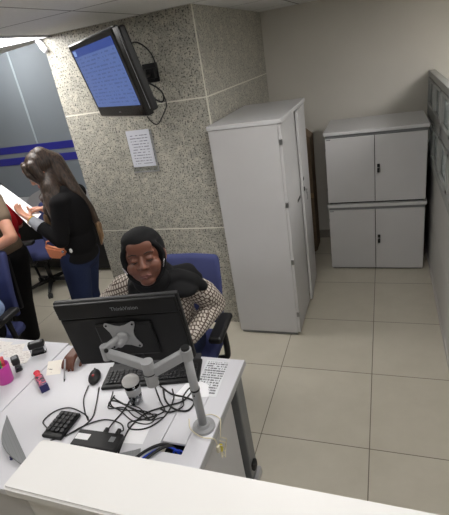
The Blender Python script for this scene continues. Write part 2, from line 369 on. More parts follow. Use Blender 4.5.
# ------------------------------------------------------------------ partition
pt = thing('glazed_partition', (.40, 2.4, 0), 'grey office partition with two rows of small panes above white panels', 'partition')
def pl(name, y0, y1, z0, z1, x0=-.02, x1=.03, mat='part', bev=.002): return bx(name, (x0+.005, y0-2.4, z0), (x1, y1-2.4, z1), M[mat], pt, bev)
Y0, Y1 = .95, 4.59
pl('top_rail', Y0, Y1, 1.58, 1.625, -.022, .035); pl('middle_rail', Y0, Y1, 1.255, 1.335); pl('ledge_rail', Y0, Y1, .93, .985, -.03, .04)
ys = []
y = Y1
while y > Y0+.1:
    pl('post', y-.075, y, .985, 1.58); y -= .52; ys.append(y)
for i, yy in enumerate([Y1-.52*k for k in range(7)]):
    for z0, z1 in ((.99, 1.25), (1.34, 1.575)):
        pl('pane', max(yy-.52, Y0), yy-.077, z0, z1, -.004, .006, 'pane', 0)
        bm = bmesh.new(); a, b = max(yy-.52, Y0)-2.4, yy-.077-2.4
        if b-a > .1:
            for q in ((a, b, z0, z0+.022), (a, b, z1-.022, z1), (a, a+.022, z0, z1), (b-.022, b, z0, z1)): box(bm, (-.024, q[0], q[2]), (-.005, q[1], q[3]), .002)
            obj('pane_frame', bm, M['part'], pt)
        else: bm.free()
for k in range(4):
    a = Y1-.93*(k+1); b = Y1-.93*k
    for z0, z1 in ((.05, .47), (.474, .926)): pl('panel', max(a, Y0)+.002, b-.002, z0, z1, -.012, .03, 'partw', .001)
pl('base_rail', Y0, Y1, 0, .05, -.018, .03, 'partw')

# ------------------------------------------------------------------ cabinets
def lock(parent, loc, axis='y', key=True):
    e = bx('lock', (-.011, -.007, -.014), (.011, .004, .014), M['black'], parent, .002); e.location = loc
    if axis == 'x': e.rotation_euler = (0, 0, PI/2)
    if key:
        bm = bmesh.new(); box(bm, (-.0015, -.022, -.004), (.0015, -.004, .004)); tube(bm, (0, -.026, -.016), (0, -.024, -.052), .010, .011, 10)
        obj('key', bm, M['black'], e)
    return e
def low_cabinet(z, h, label):
    t = thing('storage_cabinet', (-.070, 3.825, z), label, 'cabinet', 'low grey two-door cabinets stacked against the back wall')
    W, D = .402, .62
    bm = bmesh.new(); box(bm, (-W, .02, .012), (W, D, h-.04), .002); obj('carcass', bm, M['cab'], t)
    bx('plinth', (-W+.01, .025, 0), (W-.01, D-.01, .014), M['gap'], t)
    bx('top', (-W-.012, -.006, h-.028), (W+.012, D, h), M['cabtop'], t, .003)
    bx('centre_gap', (-.003, .017, .018), (.003, .021, h-.056), M['gap'], t)
    bx('recess', (-W+.002, .012, h-.056), (W-.002, .03, h-.027), M['leg'], t)
    for s in (-1, 1):
        d = bx('door', (min(s*.0025, s*W), 0, .018), (max(s*.0025, s*W), .018, h-.056), M['cab'], t, .002)
        if s == 1: lock(d, (.03, -.002, h*.52))
        if s == -1: bx('maker_label', (-W+.01, -.0012, h-.068), (-W+.045, 0, h-.060), M['letter'], d)
        for zz in (h*.2, h*.75): tb('hinge', (s*W, .012, zz), (s*W, .012, zz+.025), .004, M['dark'], d)
low_cabinet(0, .657, 'light grey two-door cabinet standing on the floor under another')
low_cabinet(.659, .645, 'light grey two-door cabinet stacked on top of the floor one')
t = thing('tall_cabinet', (-.83, 3.2, 0), 'tall light grey two-door cabinet standing against the granite column', 'cabinet')
X0, X1, A, B, H = -.25, .212, -.485, .452, 1.63
bx('carcass', (X0, A+.002, .03), (X1, B, H-.03), M['cab'], t, .002)
bx('plinth', (X0+.012, A+.012, .006), (X1-.01, B-.01, .03), M['leg'], t)
for px_ in (X0+.03, X1-.03):
    for py_ in (A+.04, B-.04): tb('levelling_foot', (px_, py_, 0), (px_, py_, .012), .016, M['black'], t)
bx('top', (X0-.006, A-.006, H-.028), (X1+.03, B+.004, H), M['cabtop'], t, .003)
d = bx('door', (X1+.001, A+.003, .036), (X1+.02, -.002, H-.034), M['cab'], t, .002)
for zz in (.18, .62, 1.05, 1.47): bx('hinge', (X1+.003, A-.004, zz), (X1+.022, A+.014, zz+.035), M['steel'], d, .001)
bx('pull_slot', (X1+.0195, -.15, .965), (X1+.022, -.03, .985), M['dark'], d)
bm = bmesh.new(); box(bm, (0, -.45, .036), (.019, 0, H-.034), .002); d2 = obj('door', bm, M['cab'], t); d2.location = (X1+.001, B-.003, 0); d2.rotation_euler = (0, 0, R(3))
lk = bx('lock', (.0185, -.435, 1.0), (.027, -.415, 1.03), M['black'], d2, .002)
bm = bmesh.new(); tube(bm, (.027, -.425, 1.015), (.045, -.425, 1.01), .003); box(bm, (.036, -.427, .975), (.040, -.418, 1.012)); box(bm, (.040, -.436, .93), (.043, -.404, .985), .003); obj('keys', bm, M['steel'], lk)
bx('pull_slot', (.0185, -.43, 1.08), (.021, -.38, 1.10), M['dark'], d2)
# cardboard leaning behind the tall cabinet
t = thing('cardboard_box', (-.86, 4.33, 0), 'tall brown cardboard box standing behind the tall grey cabinet', 'box')
bm = bmesh.new(); prism(bm, [(-.2, 0), (.18, 0), (.2, .02), (.2, 1.2), (.12, 1.27), (-.2, 1.27)], -.11, .11, Matrix.Rotation(PI/2, 4, 'X')); obj('carton', bm, M['card'], t)
bx('tape', (-.2, -.1115, .6), (.2015, -.11, .65), plain('brown_tape', (150, 124, 88), .4), t)

# ------------------------------------------------------------------ television on the column
def basis(center, u, v, n):  # local X=u, Z=v, Y=-n
    u, v, n = Vector(u), Vector(v), Vector(n)
    return Matrix(((u.x, -n.x, v.x, center[0]), (u.y, -n.y, v.y, center[1]), (u.z, -n.z, v.z, center[2]), (0, 0, 0, 1)))
def tilt_basis(c, a, b, g):
    u = Vector((math.cos(a), math.sin(a), 0)); n = Vector((math.sin(a), -math.cos(a), 0)); v = Vector((0, 0, 1))
    n2 = n*math.cos(b)+v*math.sin(b); v2 = v*math.cos(b)-n*math.sin(b)
    return basis(c, u*math.cos(g)+v2*math.sin(g), -u*math.sin(g)+v2*math.cos(g), n2)
TVM = tilt_basis((-1.544, 2.404, 2.015), -.634, -.209, .013)
t = thing('television', label='black flat television tilted down on a wall arm, blue screen lit', cat='television', mw=TVM)
bm = bmesh.new(); box(bm, (-.372, 0, -.23), (.372, .045, .23), .008); obj('bezel', bm, M['gloss'], t)
bm = bmesh.new(); box(bm, (-.362, .04, -.22), (.362, .088, .222), .012); box(bm, (-.28, .08, -.18), (.28, .118, .16), .018); obj('housing', bm, M['black'], t)
bx('edge_trim', (-.373, .004, .226), (.373, .014, .2325), M['steel'], t, .001)
bx('edge_trim', (.369, .028, -.2), (.3735, .031, .226), M['leg'], t, .001)
bx('edge_trim', (-.36, .004, -.2325), (.36, .02, -.228), M['steel'], t, .001)
bx('screen', (-.335, -.0015, -.165), (.335, .001, .195), printed('lit_screen', (84, 106, 160), (66, 86, 140), 17, 20, lo=(.02, .02), hi=(.97, .9), dens=.52, fill=.4, emission=.75, header=(.88, (46, 70, 140))), t)
bx('window_icon', (-.32, -.003, .158), (-.27, -.0015, .188), emit('pale_screen_patch', (120, 150, 210), .7), t)
bx('logo', (-.014, -.001, -.205), (.014, .0005, -.199), M['letter'], t)
for x in (-.15, -.1, .1, .15): bx('vent', (x*1.6-.02, .1175, .02), (x*1.6+.02, .119, .08), M['gap'], t)
TC = TVM @ Vector((0.05, .118, -.0))
t = thing('wall_bracket', (-1.47, 2.862, 2.0), 'black hinged wall arm holding the television on the granite column', 'bracket')
L0 = Vector((-1.47, 2.862, 2.0)); rel = TC-L0
bx('wall_plate', (-.055, -.012, -.06), (.055, 0, .06), M['black'], t, .003)
el = Vector((.0, -.12, -.01))
bm = bmesh.new(); tube(bm, (0, -.01, 0), el, .02, .018, 12); tube(bm, el+Vector((0, 0, -.04)), el+Vector((0, 0, .04)), .02, .02, 14); tube(bm, el, rel, .018, .018, 12); box(bm, (-.045, -.05, -.035), (.045, -.01, .03), .004); obj('arm', bm, M['black'], t)
bm = bmesh.new(); box(bm, (-.1, -.004, -.1), (.1, .012, .1), .003, Matrix.Translation(-L0) @ TVM @ Matrix.Translation((.05, .118, 0))); obj('mounting_plate', bm, M['steel'], t)
c = cable('television_cable', [(-1.50, 2.62, 2.17), (-1.47, 2.75, 2.19), (-1.43, 2.83, 2.12), (-1.42, 2.845, 2.02), (-1.44, 2.82, 1.96)], .005, M['cable']); tag(c, 'thin black cable arching above the television bracket', 'cable')
c = cable('television_cable', [(-1.49, 2.72, 1.97), (-1.42, 2.82, 1.90), (-1.40, 2.85, 1.80), (-1.44, 2.855, 1.73), (-1.51, 2.855, 1.665), (-1.565, 2.852, 1.72), (-1.56, 2.83, 1.80), (-1.50, 2.74, 1.88)], .004, M['cable']); tag(c, 'black cable looping down from the television over the granite', 'cable')
c = cable('television_cable', [(-1.52, 2.66, 1.98), (-1.46, 2.78, 1.94), (-1.41, 2.84, 1.87), (-1.43, 2.85, 1.81), (-1.5, 2.8, 1.86), (-1.55, 2.72, 1.88)], .006, M['cable']); tag(c, 'short black cable bunched behind the lower television edge', 'cable')
# notice in a clear sleeve
t = thing('wall_notice', (-1.678, 2.8605, 1.49), 'white printed notice in a clear sleeve hung on the granite column', 'notice')
bx('sleeve', (-.106, -.004, -.152), (.106, -.0005, .15), M['clearp'], t, .0008)
bx('sheet', (-.098, -.0065, -.115), (.094, -.0045, .153), printed('notice_print', (214, 216, 226), (130, 132, 146), 13, 14, dens=.55, fill=.3), t)
bm = bmesh.new(); box(bm, (-.108, -.006, -.158), (.108, -.0002, -.150)); box(bm, (.102, -.006, -.158), (.108, -.0002, .15)); obj('sleeve_edge', bm, M['lgrey'], t)
# white sensor at the ceiling edge
t = thing('motion_sensor', (-2.285, 2.84, 2.345), 'small white sensor hanging from the ceiling beside the column', 'sensor')
bm = bmesh.new(); tube(bm, (0, 0, -.012), (0, 0, .0), .03, .03, 20); obj('base', bm, M['white'], t, True)
blob('body', [Cc([(0, 0, -.015), (.04, 0, -.085)], [.02, .022]), E((.025, 0, -.06), (.022, .026, .03))], M['white'], t, .004, 3)

# ------------------------------------------------------------------ office chairs
def chair(loc, rz, label, seat_z=.47, arms=True, back_h=.50, wide=1.0):
    t = thing('office_chair', loc, label, 'chair', None, rz)   # faces -Y
    zz = seat_z
    bm = bmesh.new(); box(bm, (-.24, -.25, zz-.05), (.24, .22, zz+.03), .035, None, 4); sm(bm)
    for v in bm.verts:
        if v.co.z > zz: v.co.z += .012*(1-(v.co.x/.24)**2)
    obj('seat', bm, M['bluefab'], t); bx('seat_shell', (-.2, -.2, zz-.075), (.2, .18, zz-.045), M['black'], t, .01)
    bm = bmesh.new(); box(bm, (-.23, -.03, 0), (.23, .03, back_h), .0295, None, 4); bmesh.ops.subdivide_edges(bm, edges=bm.edges[:], cuts=2, use_grid_fill=True); sm(bm)
    for v in bm.verts:
        k = v.co.z/back_h; v.co.x *= (.93+.1*math.sin(k*PI*.8))*wide; v.co.y += -.045*(v.co.x/.23)**2*(1)+.03*math.cos((k-.35)*3)*-1+.02
    b = obj('backrest', bm, M['bluefab'], t); b.location = (0, .25, zz+.06); b.rotation_euler = (R(-7), 0, 0)
    bm = bmesh.new(); box(bm, (-.2, .026, .03), (.2, .045, back_h-.05), .02, None, 3); sh = obj('backrest_shell', bm, M['black'], t); sh.location = b.location; sh.rotation_euler = b.rotation_euler
    bm = bmesh.new(); sweep(bm, catmull([(0, .1, zz-.07), (0, .26, zz-.07), (0, .325, zz-.02), (0, .335, zz+.2)], 6), .022, 10); obj('back_bar', bm, M['black'], t, True)
    if arms:
        for s in (-1, 1):
            bm = bmesh.new(); sweep(bm, catmull([(s*.18, .02, zz-.06), (s*.27, .03, zz-.055), (s*.29, .03, zz+.0), (s*.29, .02, zz+.17)], 6), .019, 10)
            a = obj('armrest', bm, M['black'], t, True); bx('arm_pad', (s*.29-.04, -.14, zz+.165), (s*.29+.04, .13, zz+.205), M['black'], a, .016)
    tb('gas_lift', (0, 0, .1), (0, 0, zz-.07), .025, M['black'], t)
    bm = bmesh.new(); tube(bm, (0, 0, .07), (0, 0, .13), .045, .035, 16); obj('hub', bm, M['black'], t)
    for k in range(5):
        a = 2*PI*k/5+.3; e = Vector((math.cos(a), math.sin(a), 0))
        bm = bmesh.new(); sweep(bm, [e*.02+Vector((0, 0, .1)), e*.16+Vector((0, 0, .085)), e*.29+Vector((0, 0, .062))], [.026, .02, .014], 10); lg = obj('leg', bm, M['black'], t, True)
        bm = bmesh.new(); s = Vector((-e.y, e.x, 0)); c = e*.285+Vector((0, 0, .027)); tube(bm, c-s*.02, c-s*.006, .027); tube(bm, c+s*.006, c+s*.02, .027); tube(bm, c-s*.008, c+s*.008, .012); obj('caster', bm, M['dark'], lg)
    return t
chair((-1.155, 1.86, 0), R(4), 'blue swivel office chair under the seated woman in a black scarf', back_h=.445, wide=1.1)
chair((-2.72, 1.80, 0), R(6), 'blue swivel office chair at the far desk edge holding the pale blue shirt')
chair((-3.48, 3.36, 0), R(-75), 'empty blue swivel office chair on the tiles in front of the far desk')

# ------------------------------------------------------------------ desks
DZ = .74
t = thing('office_desk', (-1.12, 1.12, 0), 'white office desk with the monitor arm, nearest the tiled aisle', 'desk')
def dl(name, a, b, mat, bev=.002, par=None): return bx(name, (a[0]+1.12, a[1]-1.12, a[2]), (b[0]+1.12, b[1]-1.12, b[2]), M[mat], par or t, bev)
# top with a real cable opening under the flap: x -.80..-.705, y .965..1.31
top = bmesh.new()
for a, b in (((-1.628, .70), (-.806, 1.515)), ((-.700, .70), (-.612, 1.515)), ((-.806, .70), (-.700, .965)), ((-.806, 1.31), (-.700, 1.515))): box(top, (a[0]+1.12, a[1]-1.12, DZ-.028), (b[0]+1.12, b[1]-1.12, DZ))
obj('top', top, M['white'], t)
dl('cable_flap', (-.803, 1.012, DZ-.012), (-.703, 1.307, DZ-.0005), 'white', .002)
dl('cable_tray', (-.83, .93, DZ-.12), (-.68, 1.33, DZ-.1), 'gap', 0)
dl('edge_band', (-.6125, .70, DZ-.028), (-.609, 1.517, DZ+.0005), 'lgrey', 0)
dl('side_beam', (-.66, .78, DZ-.08), (-.63, 1.45, DZ-.03), 'lgrey')
lg = dl('leg', (-.672, 1.40, .05), (-.628, 1.485, DZ-.028), 'leg', .006)
dl('knob', (-.632, 1.402, .12), (-.608, 1.452, .17), 'black', .012, lg)
dl('foot', (-.665, .78, .0), (-.612, 1.50, .05), 'lgrey', .006)
dl('leg', (-.655, .76, .05), (-.612, .83, DZ-.028), 'leg', .006)
dl('side_panel', (-.66, .80, .06), (-.648, 1.36, DZ-.12), 'cab', .002)
dl('modesty_panel', (-1.62, .72, .12), (-.66, .735, DZ-.03), 'cab')
dl('leg', (-1.625, .76, .0), (-1.58, .83, DZ-.028), 'leg', .006); dl('leg', (-1.625, 1.40, .0), (-1.58, 1.485, DZ-.028), 'leg', .006)
t = thing('office_desk', (-2.5, 1.12, 0), 'white office desk with the pink pen cup, beyond the joint line', 'desk')
dk = lambda name, a, b, mat, bev=.002: bx(name, (a[0]+2.5, a[1]-1.12, a[2]), (b[0]+2.5, b[1]-1.12, b[2]), M[mat], t, bev)
dk('top', (-3.3, .70, DZ-.028), (-1.634, 1.535, DZ), 'white'); dk('modesty_panel', (-3.28, .72, .12), (-1.66, .735, DZ-.03), 'cab')
for x in (-3.28, -1.68): dk('leg', (x, .76, 0), (x+.044, .83, DZ-.028), 'leg', .006); dk('leg', (x, 1.40, 0), (x+.044, 1.485, DZ-.028), 'leg', .006)

# white counter in the foreground
t = thing('reception_counter', (-.3, .56, 0), 'long white rounded counter top across the foreground', 'counter')
bm = bmesh.new()
N = []
for i in range(5):
    a = PI/2+PI/2*i/4; N.append((-.905+.3+.018*math.cos(a), .652-.56-.018+.018*math.sin(a)))
for i in range(5):
    a = PI+PI/2*i/4; N.append((-.905+.3+.018*math.cos(a), .492-.56+.012+.012*math.sin(a)))
N += [(.355+.3, .480-.56), (.355+.3, .640-.56)]
prism(bm, N, 1.102, 1.13); es = [e for e in bm.edges if abs(e.verts[0].co.z-1.13) < 1e-5 and abs(e.verts[1].co.z-1.13) < 1e-5]
bmesh.ops.bevel(bm, geom=es, offset=.006, segments=3, affect='EDGES'); obj('counter_top', bm, M['counter'], t)
bx('front_panel', (-.59, -.045, 0), (.65, -.02, 1.102), M['counter'], t, .003); bx('back_panel', (-.59, .03, 0), (.65, .05, 1.102), M['cab'], t, .003)
bx('end_panel', (-.60, -.045, 0), (-.582, .05, 1.102), M['cab'], t, .002)

# ------------------------------------------------------------------ far desk and what stands on it
t = thing('far_desk', (-3.6, 4.05, 0), 'grey-topped black desk against the striped wall behind the column', 'desk')
f = lambda n, a, b, m, bev=.003: bx(n, (a[0]+3.6, a[1]-4.05, a[2]), (b[0]+3.6, b[1]-4.05, b[2]), M[m], t, bev)
f('top', (-4.9, 3.70, .715), (-2.5, 4.44, .74), 'lgrey'); f('front_panel', (-4.1, 3.72, .05), (-2.5, 3.74, .715), 'black'); f('end_panel', (-2.53, 3.74, 0), (-2.5, 4.42, .715), 'black'); f('end_panel', (-4.9, 3.74, 0), (-4.87, 4.42, .715), 'black')
t = thing('computer_monitor', (-2.93, 4.08, .74), 'black monitor seen edge-on at the end of the far desk', 'monitor', rz=R(-35))
bx('display', (-.02, -.2, .16), (.02, .2, .62), M['black'], t, .006); bx('stand', (-.012, -.03, .01), (.03, .03, .3), M['black'], t, .004); bx('base', (-.09, -.11, 0), (.09, .11, .012), M['black'], t, .004)
t = thing('post_holder', (-2.93, 3.80, .74), 'slim silver post with a red clip on the far desk', 'stand')
tb('post', (0, 0, .0), (0, 0, .26), .008, M['lgrey'], t); tb('base', (0, 0, 0), (0, 0, .012), .045, M['pin'], t); bx('clip', (-.016, -.018, .03), (.016, .012, .09), plain('dull_red', (140, 40, 34), .5), t, .003)
t = thing('desk_divider', (-3.55, 4.0, .74), 'low pale grey curved divider standing on the far desk', 'divider')
bm = bmesh.new(); prism(bm, [(.55*math.cos(a)*1.0, .23*math.sin(a)) for a in [PI*i/16 for i in range(17)]], -.012, .012, Matrix.Rotation(PI/2, 4, 'X')); obj('panel', bm, M['lgrey'], t)
for x in (-.35, .35): bx('foot', (x-.03, -.05, 0), (x+.03, .05, .012), M['leg'], t, .002)

# ------------------------------------------------------------------ monitor, arm, keyboard, keypad, mouse
MM = tilt_basis((-.981, 1.214, 1.095), .18, -.099, .019)
t = thing('computer_monitor', label='black flat monitor seen from behind, held on a grey arm', cat='monitor', mw=MM)
bm = bmesh.new(); box(bm, (-.26, .0, -.165), (.26, .022, .165), .006, None, 3); obj('bezel', bm, M['black'], t)
bx('screen', (-.24, .0215, -.15), (.24, .0235, .145), emit('pale_office_screen', (190, 205, 225), .25), t)
bm = bmesh.new(); box(bm, (-.252, -.016, .088), (.252, .004, .160), .005); box(bm, (-.252, -.011, -.16), (.252, .004, .083), .005); box(bm, (-.11, -.024, -.11), (.13, -.008, .055), .008); obj('rear_cover', bm, plain('satin_black_cover', (13, 13, 15), .45, spec=.35), t)
bx('cable_cover', (-.10, -.012, -.172), (.05, .002, -.11), M['gloss'], t, .005)
bm = bmesh.new()
for i in range(8): box(bm, (-.22+.06*i, -.0115, -.15), (-.18+.06*i, -.0105, -.147))
obj('vents', bm, M['gap'], t)
cu = bpy.data.curves.new('brand', 'FONT'); cu.body = 'ThinkVision'; cu.size = .024; cu.extrude = .0004; cu.align_x = 'CENTER'
to = bpy.data.objects.new('tmp', cu); COL.objects.link(to); dg = bpy.context.evaluated_depsgraph_get(); me = bpy.data.meshes.new_from_object(to.evaluated_get(dg)); bpy.data.objects.remove(to)
o = bpy.data.objects.new('lettering', me); COL.objects.link(o); me.materials.clear(); me.materials.append(M['letter']); o.parent = t; o.location = (.04, -.0166, .118); o.rotation_euler = (PI/2, 0, 0)
o['label'] = 'grey raised lettering'
# arm
PX, PY = -.662, 1.104
t = thing('monitor_arm', (PX, PY, DZ), 'silver grey jointed arm on a round desk base carrying the monitor', 'monitor arm')
Lp = lambda p: Vector(p)-Vector((PX, PY, DZ))
bm = bmesh.new(); tube(bm, (0, 0, 0), (0, 0, .010), .046, .044, 32); tube(bm, (0, 0, .01), (0, 0, .022), .027, .022, 24); obj('base', bm, M['arm'], t)
tb('pole', (0, 0, .02), (0, 0, .365), .0165, M['arm'], t, n=24)
tb('collar', (0, 0, .19), (0, 0, .196), .0185, M['black'], t); tb('pole_cap', (0, 0, .375), (0, 0, .388), .0155, M['black'], t)
tb('set_screw', (.0, -.0185, .175), (.0, -.015, .175), .003, M['black'], t)
EB = Vector((-.792, 1.043, 0)); VP = MM @ Vector((-.008, -.03, -.002)); NB = Vector((-1.012, 1.108, 0))
def link(name, a, b, r, flat=1.4):
    bm = bmesh.new(); a, b = Vector(a), Vector(b); d = (b-a).normalized(); s = d.cross(Vector((0, 0, 1))).normalized(); u = s.cross(d)
    m = Matrix(((d.x, s.x, u.x, (a.x+b.x)/2), (d.y, s.y, u.y, (a.y+b.y)/2), (d.z, s.z, u.z, (a.z+b.z)/2), (0, 0, 0, 1)))
    L = (b-a).length/2; box(bm, (-L, -r, -r*flat), (L, r, r*flat), r*.45, m, 3); return bm
bm = link('a', Lp((PX, PY, 1.10)), Lp((*EB.xy, 1.045)), .014); tube(bm, (0, 0, .335), (0, 0, .378), .0215, .0215, 24); obj('rear_link', bm, M['arm'], t)
bm = bmesh.new(); tube(bm, Lp((*EB.xy, .995)), Lp((*EB.xy, 1.046)), .0225, .0225, 24); obj('elbow', bm, M['arm'], t, False)
tb('collar', Lp((*EB.xy, 1.046)), Lp((*EB.xy, 1.05)), .0235, M['black'], t)
bm = link('b', Lp((*EB.xy, 1.078)), Lp((NB.x, NB.y, 1.065)), .0135); tube(bm, Lp((*EB.xy, 1.05)), Lp((*EB.xy, 1.10)), .0225, .0225, 24); obj('front_link', bm, M['arm'], t)
bm = bmesh.new(); tube(bm, Lp((NB.x, NB.y, 1.04)), Lp((NB.x, NB.y, 1.10)), .020, .019, 20); tube(bm, Lp((NB.x, NB.y, 1.088)), Lp(VP), .014, .016, 16); nk = obj('neck', bm, M['arm'], t)
tb('bolt', Lp((NB.x+.012, NB.y-.012, 1.09)), Lp((NB.x+.02, NB.y-.02, 1.092)), .008, M['black'], nk)
loc = Matrix.Translation(-Vector((PX, PY, DZ))) @ MM @ Matrix.Translation((0, -.024, 0)) @ Matrix.Rotation(PI/2, 4, 'X')
pts = []
for k in range(4):
    a0 = PI/4+PI/2*k; a1 = a0+PI/2
    for j in range(-2, 3): pts.append(.088*Vector((math.cos(a0+j*.045), math.sin(a0+j*.045))) if 0 else Vector((math.cos(a0)*.078, math.sin(a0)*.078))+.011*Vector((math.cos(a0+j*.5), math.sin(a0+j*.5))))
    c = Vector((math.cos((a0+a1)/2), math.sin((a0+a1)/2))); q = Vector((-c.y, c.x))
    for j in (-1, 0, 1): pts.append(c*(.047+.003*abs(j))+q*.02*j)
bm = bmesh.new(); prism(bm, [(p.x, p.y) for p in pts], -.001, .004, loc); vp = obj('mounting_plate', bm, M['arm'], t)
bm = bmesh.new()
for k in range(4):
    a0 = PI/4+PI/2*k; tube(bm, (math.cos(a0)*.078, math.sin(a0)*.078, .004), (math.cos(a0)*.078, math.sin(a0)*.078, .0065), .0045, .0045, 10)
bmesh.ops.transform(bm, matrix=loc, verts=bm.verts); obj('screws', bm, M['black'], vp)
blob('swivel', [E((0, 0, .012), (.027, .025, .016)), Cc([(-.0, -.01, .016), (-.006, -.014, .034)], [.018, .016])], M['arm'], t, .003, 3, loc)
# keyboard
def keyed(name, loc, rz, W, D, rows, label, cat, pitch, tilt=2.0, gapcols=()):
    t = thing(name, loc, label, cat, None, rz)
    bm = bmesh.new(); box(bm, (-W/2, -D/2, 0), (W/2, D/2, .016), .005, None, 3); c = obj('case', bm, M['black'], t)
    kb = bmesh.new(); p = pitch; box(kb, (-p*.43, -p*.43, 0), (p*.43, p*.43, .007), .002)
    me = bpy.data.meshes.new('key'); kb.to_mesh(me); kb.free(); me.materials.append(M['key'])
    for r, cols in enumerate(rows):
        for cx in cols:
            w_ = 1
            if isinstance(cx, tuple): cx, w_ = cx
            k = bpy.data.objects.new('key', me); COL.objects.link(k); k.parent = t; k.location = (cx*p, (len(rows)/2-.5-r)*p+D*.06, .0155); k.scale = (w_, 1, 1)
    return t
rows = [[-10+c for c in range(15)]+[5.6, 6.6, 7.6]+[8.9+i for i in range(4)] for r in range(4)]
rows.append([-9.8, -8.6, -7.3, (-3.4, 5.8), .4, 1.6, 2.8, 4.0, 5.6, 6.6, 7.6, (9.4, 2), 10.9, 11.9])
shift = 1.0
rows = [[(c[0]-shift, c[1]) if isinstance(c, tuple) else c-shift for c in r] for r in rows]
kb = keyed('keyboard', (-1.015, 1.355, DZ), PI+R(15), .46, .15, rows, 'black computer keyboard on the desk beneath the monitor', 'keyboard', .0188)
bx('palm_rest', (-.22, -.125, 0), (.22, -.075, .012), M['dark'], kb, .005)
kp = keyed('numeric_keypad', (-1.27, 1.003, DZ), R(0), .098, .138, [[-1.6, -.55, .5, 1.6]]*5, 'black numeric keypad lying alone on the white desk', 'keypad', .0215)
# mouse
t = thing('computer_mouse', (-1.297, 1.292, DZ), 'black computer mouse with a red mark beside the keyboard', 'mouse', rz=R(24))
blob('shell', [E((0, 0, .012), (.029, .052, .022)), E((0, .012, .012), (.026, .038, .024))], M['black'], t, .003, 4)
bx('scroll_wheel', (-.004, .022, .028), (.004, .04, .036), M['dark'], t, .002); blob('logo_mark', [E((0, -.012, .0325), (.007, .009, .003))], M['redlight'], t, .0012, 1)
# clear cup with a white lid
t = thing('plastic_tumbler', (-1.008, 1.185, DZ), 'clear plastic tumbler with a white lid among the cables', 'tumbler')
bm = bmesh.new(); lathe(bm, [(.022, 0), (.028, .004), (.034, .118), (.032, .118), (.0265, .006), (.001, .006)], 28, closed=False); obj('cup', bm, M['clearp'], t, True)
bm = bmesh.new(); lathe(bm, [(.036, .111), (.0365, .123), (.031, .132), (.012, .136), (.0005, .136)], 28, closed=False); obj('lid', bm, M['counter'], t, True)
bm = bmesh.new(); lathe(bm, [(.0308, .055), (.0325, .09), (.0335, .09), (.0318, .055)], 28, closed=False); obj('label_band', bm, M['lgrey'], t, True)
# docking box
t = thing('docking_box', (-1.052, .948, DZ), 'flat black device box with a white sticker and plugged cables', 'device', rz=R(2))
bx('case', (-.1, -.038, 0), (.1, .04, .03), M['black'], t, .005); bx('sticker', (-.095, -.010, .030), (-.035, .018, .0306), M['paper'], t); bx('emblem', (.055, -.004, .030), (.078, .02, .0305), M['letter'], t)
bx('plug', (.0, .04, .006), (.014, .068, .022), M['cable'], t, .002); bx('plug', (.055, .04, .006), (.069, .07, .022), M['cable'], t, .002)
# loose cables on the desk
def dc(pts, r, label, mat='cable', z=None):
    P = [(p[0], p[1], (p[2] if len(p) > 2 else DZ+r+.001)) for p in pts]
    return tag(cable('desk_cable', P, r, M[mat]), label, 'cable')
dc([(-1.30, 1.24), (-1.27, 1.16), (-1.215, 1.09), (-1.17, 1.05), (-1.20, 1.075), (-1.30, 1.10), (-1.36, 1.07), (-1.375, 1.01), (-1.33, .98)], .0026, 'thin black cable running from the mouse round the keypad')
dc([(-1.24, 1.24), (-1.19, 1.14), (-1.16, 1.06), (-1.19, .99), (-1.24, .945), (-1.27, .925)], .0026, 'thin black cable passing between mouse and docking box')
dc([(-1.22, .955), (-1.17, 1.02), (-1.10, 1.065), (-1.02, 1.06), (-.985, 1.03), (-.992, 1.012, .752)], .0026, 'black cable arching from the keypad to the docking box')
dc([(-1.045, 1.012, .752), (-1.05, 1.06), (-1.04, 1.13), (-1.05, 1.20), (-1.10, 1.26)], .003, 'black cable from the docking box up to the keyboard')
dc([(-.94, .90), (-.96, 1.0), (-.96, 1.06), (-.93, 1.13), (-.86, 1.18), (-.80, 1.22), (-.78, 1.29)], .0034, 'black cable crossing the desk past the white slip')
random.seed(3)
for k in range(2):
    o_ = k*.022
    dc([(-1.155+o_, 1.225-o_), (-1.12, 1.15-o_), (-1.05, 1.12+o_), (-.97, 1.08+o_), (-.90, 1.075+o_), (-.875, 1.10+o_, DZ+.012), (-.93, 1.13-o_*.5, DZ+.012), (-1.03, 1.13+o_), (-1.12, 1.14+o_*2), (-1.13, 1.17+o_), (-1.08, 1.165), (-.98, 1.13+o_), (-.90, 1.10), (-.85, 1.12)], .0024, ['black cable loop lying in front of the tumbler, outer turn', 'black cable loop coiled inside the outer turn by the tumbler', 'innermost black cable coil by the tumbler'][k])
dc([(-.97, 1.285), (-.95, 1.26), (-.90, 1.20), (-.86, 1.15), (-.92, 1.10), (-.98, 1.07), (-.96, 1.04), (-.90, 1.05), (-.86, 1.09), (-.84, 1.15), (-.85, 1.23), (-.88, 1.28)], .003, 'black cable forming the round loop before the cable flap')
dc([(-.945, 1.29), (-.87, 1.25), (-.80, 1.24), (-.75, 1.22), (-.76, 1.17), (-.82, 1.17), (-.88, 1.21), (-.92, 1.27)], .0038, 'thick black cable curling beside the arm elbow')
dc([(-.79, 1.315), (-.805, 1.29), (-.81, 1.24), (-.79, 1.19), (-.83, 1.15), (-.88, 1.16)], .0034, 'black cable hanging from keyboard towards the flap')
dc([(-.745, 1.0, .66), (-.76, 1.0, .73), (-.79, .985, .752), (-.84, .95, .748), (-.88, .88, .747), (-.90, .80, .747)], .006, 'thick black cable leaving the open cable hole')
dc([(-.73, 1.0, .66), (-.745, .995, .73), (-.775, .975, .752), (-.82, .92, .748), (-.85, .84, .747)], .006, 'second thick black cable leaving the hole nearer the aisle')
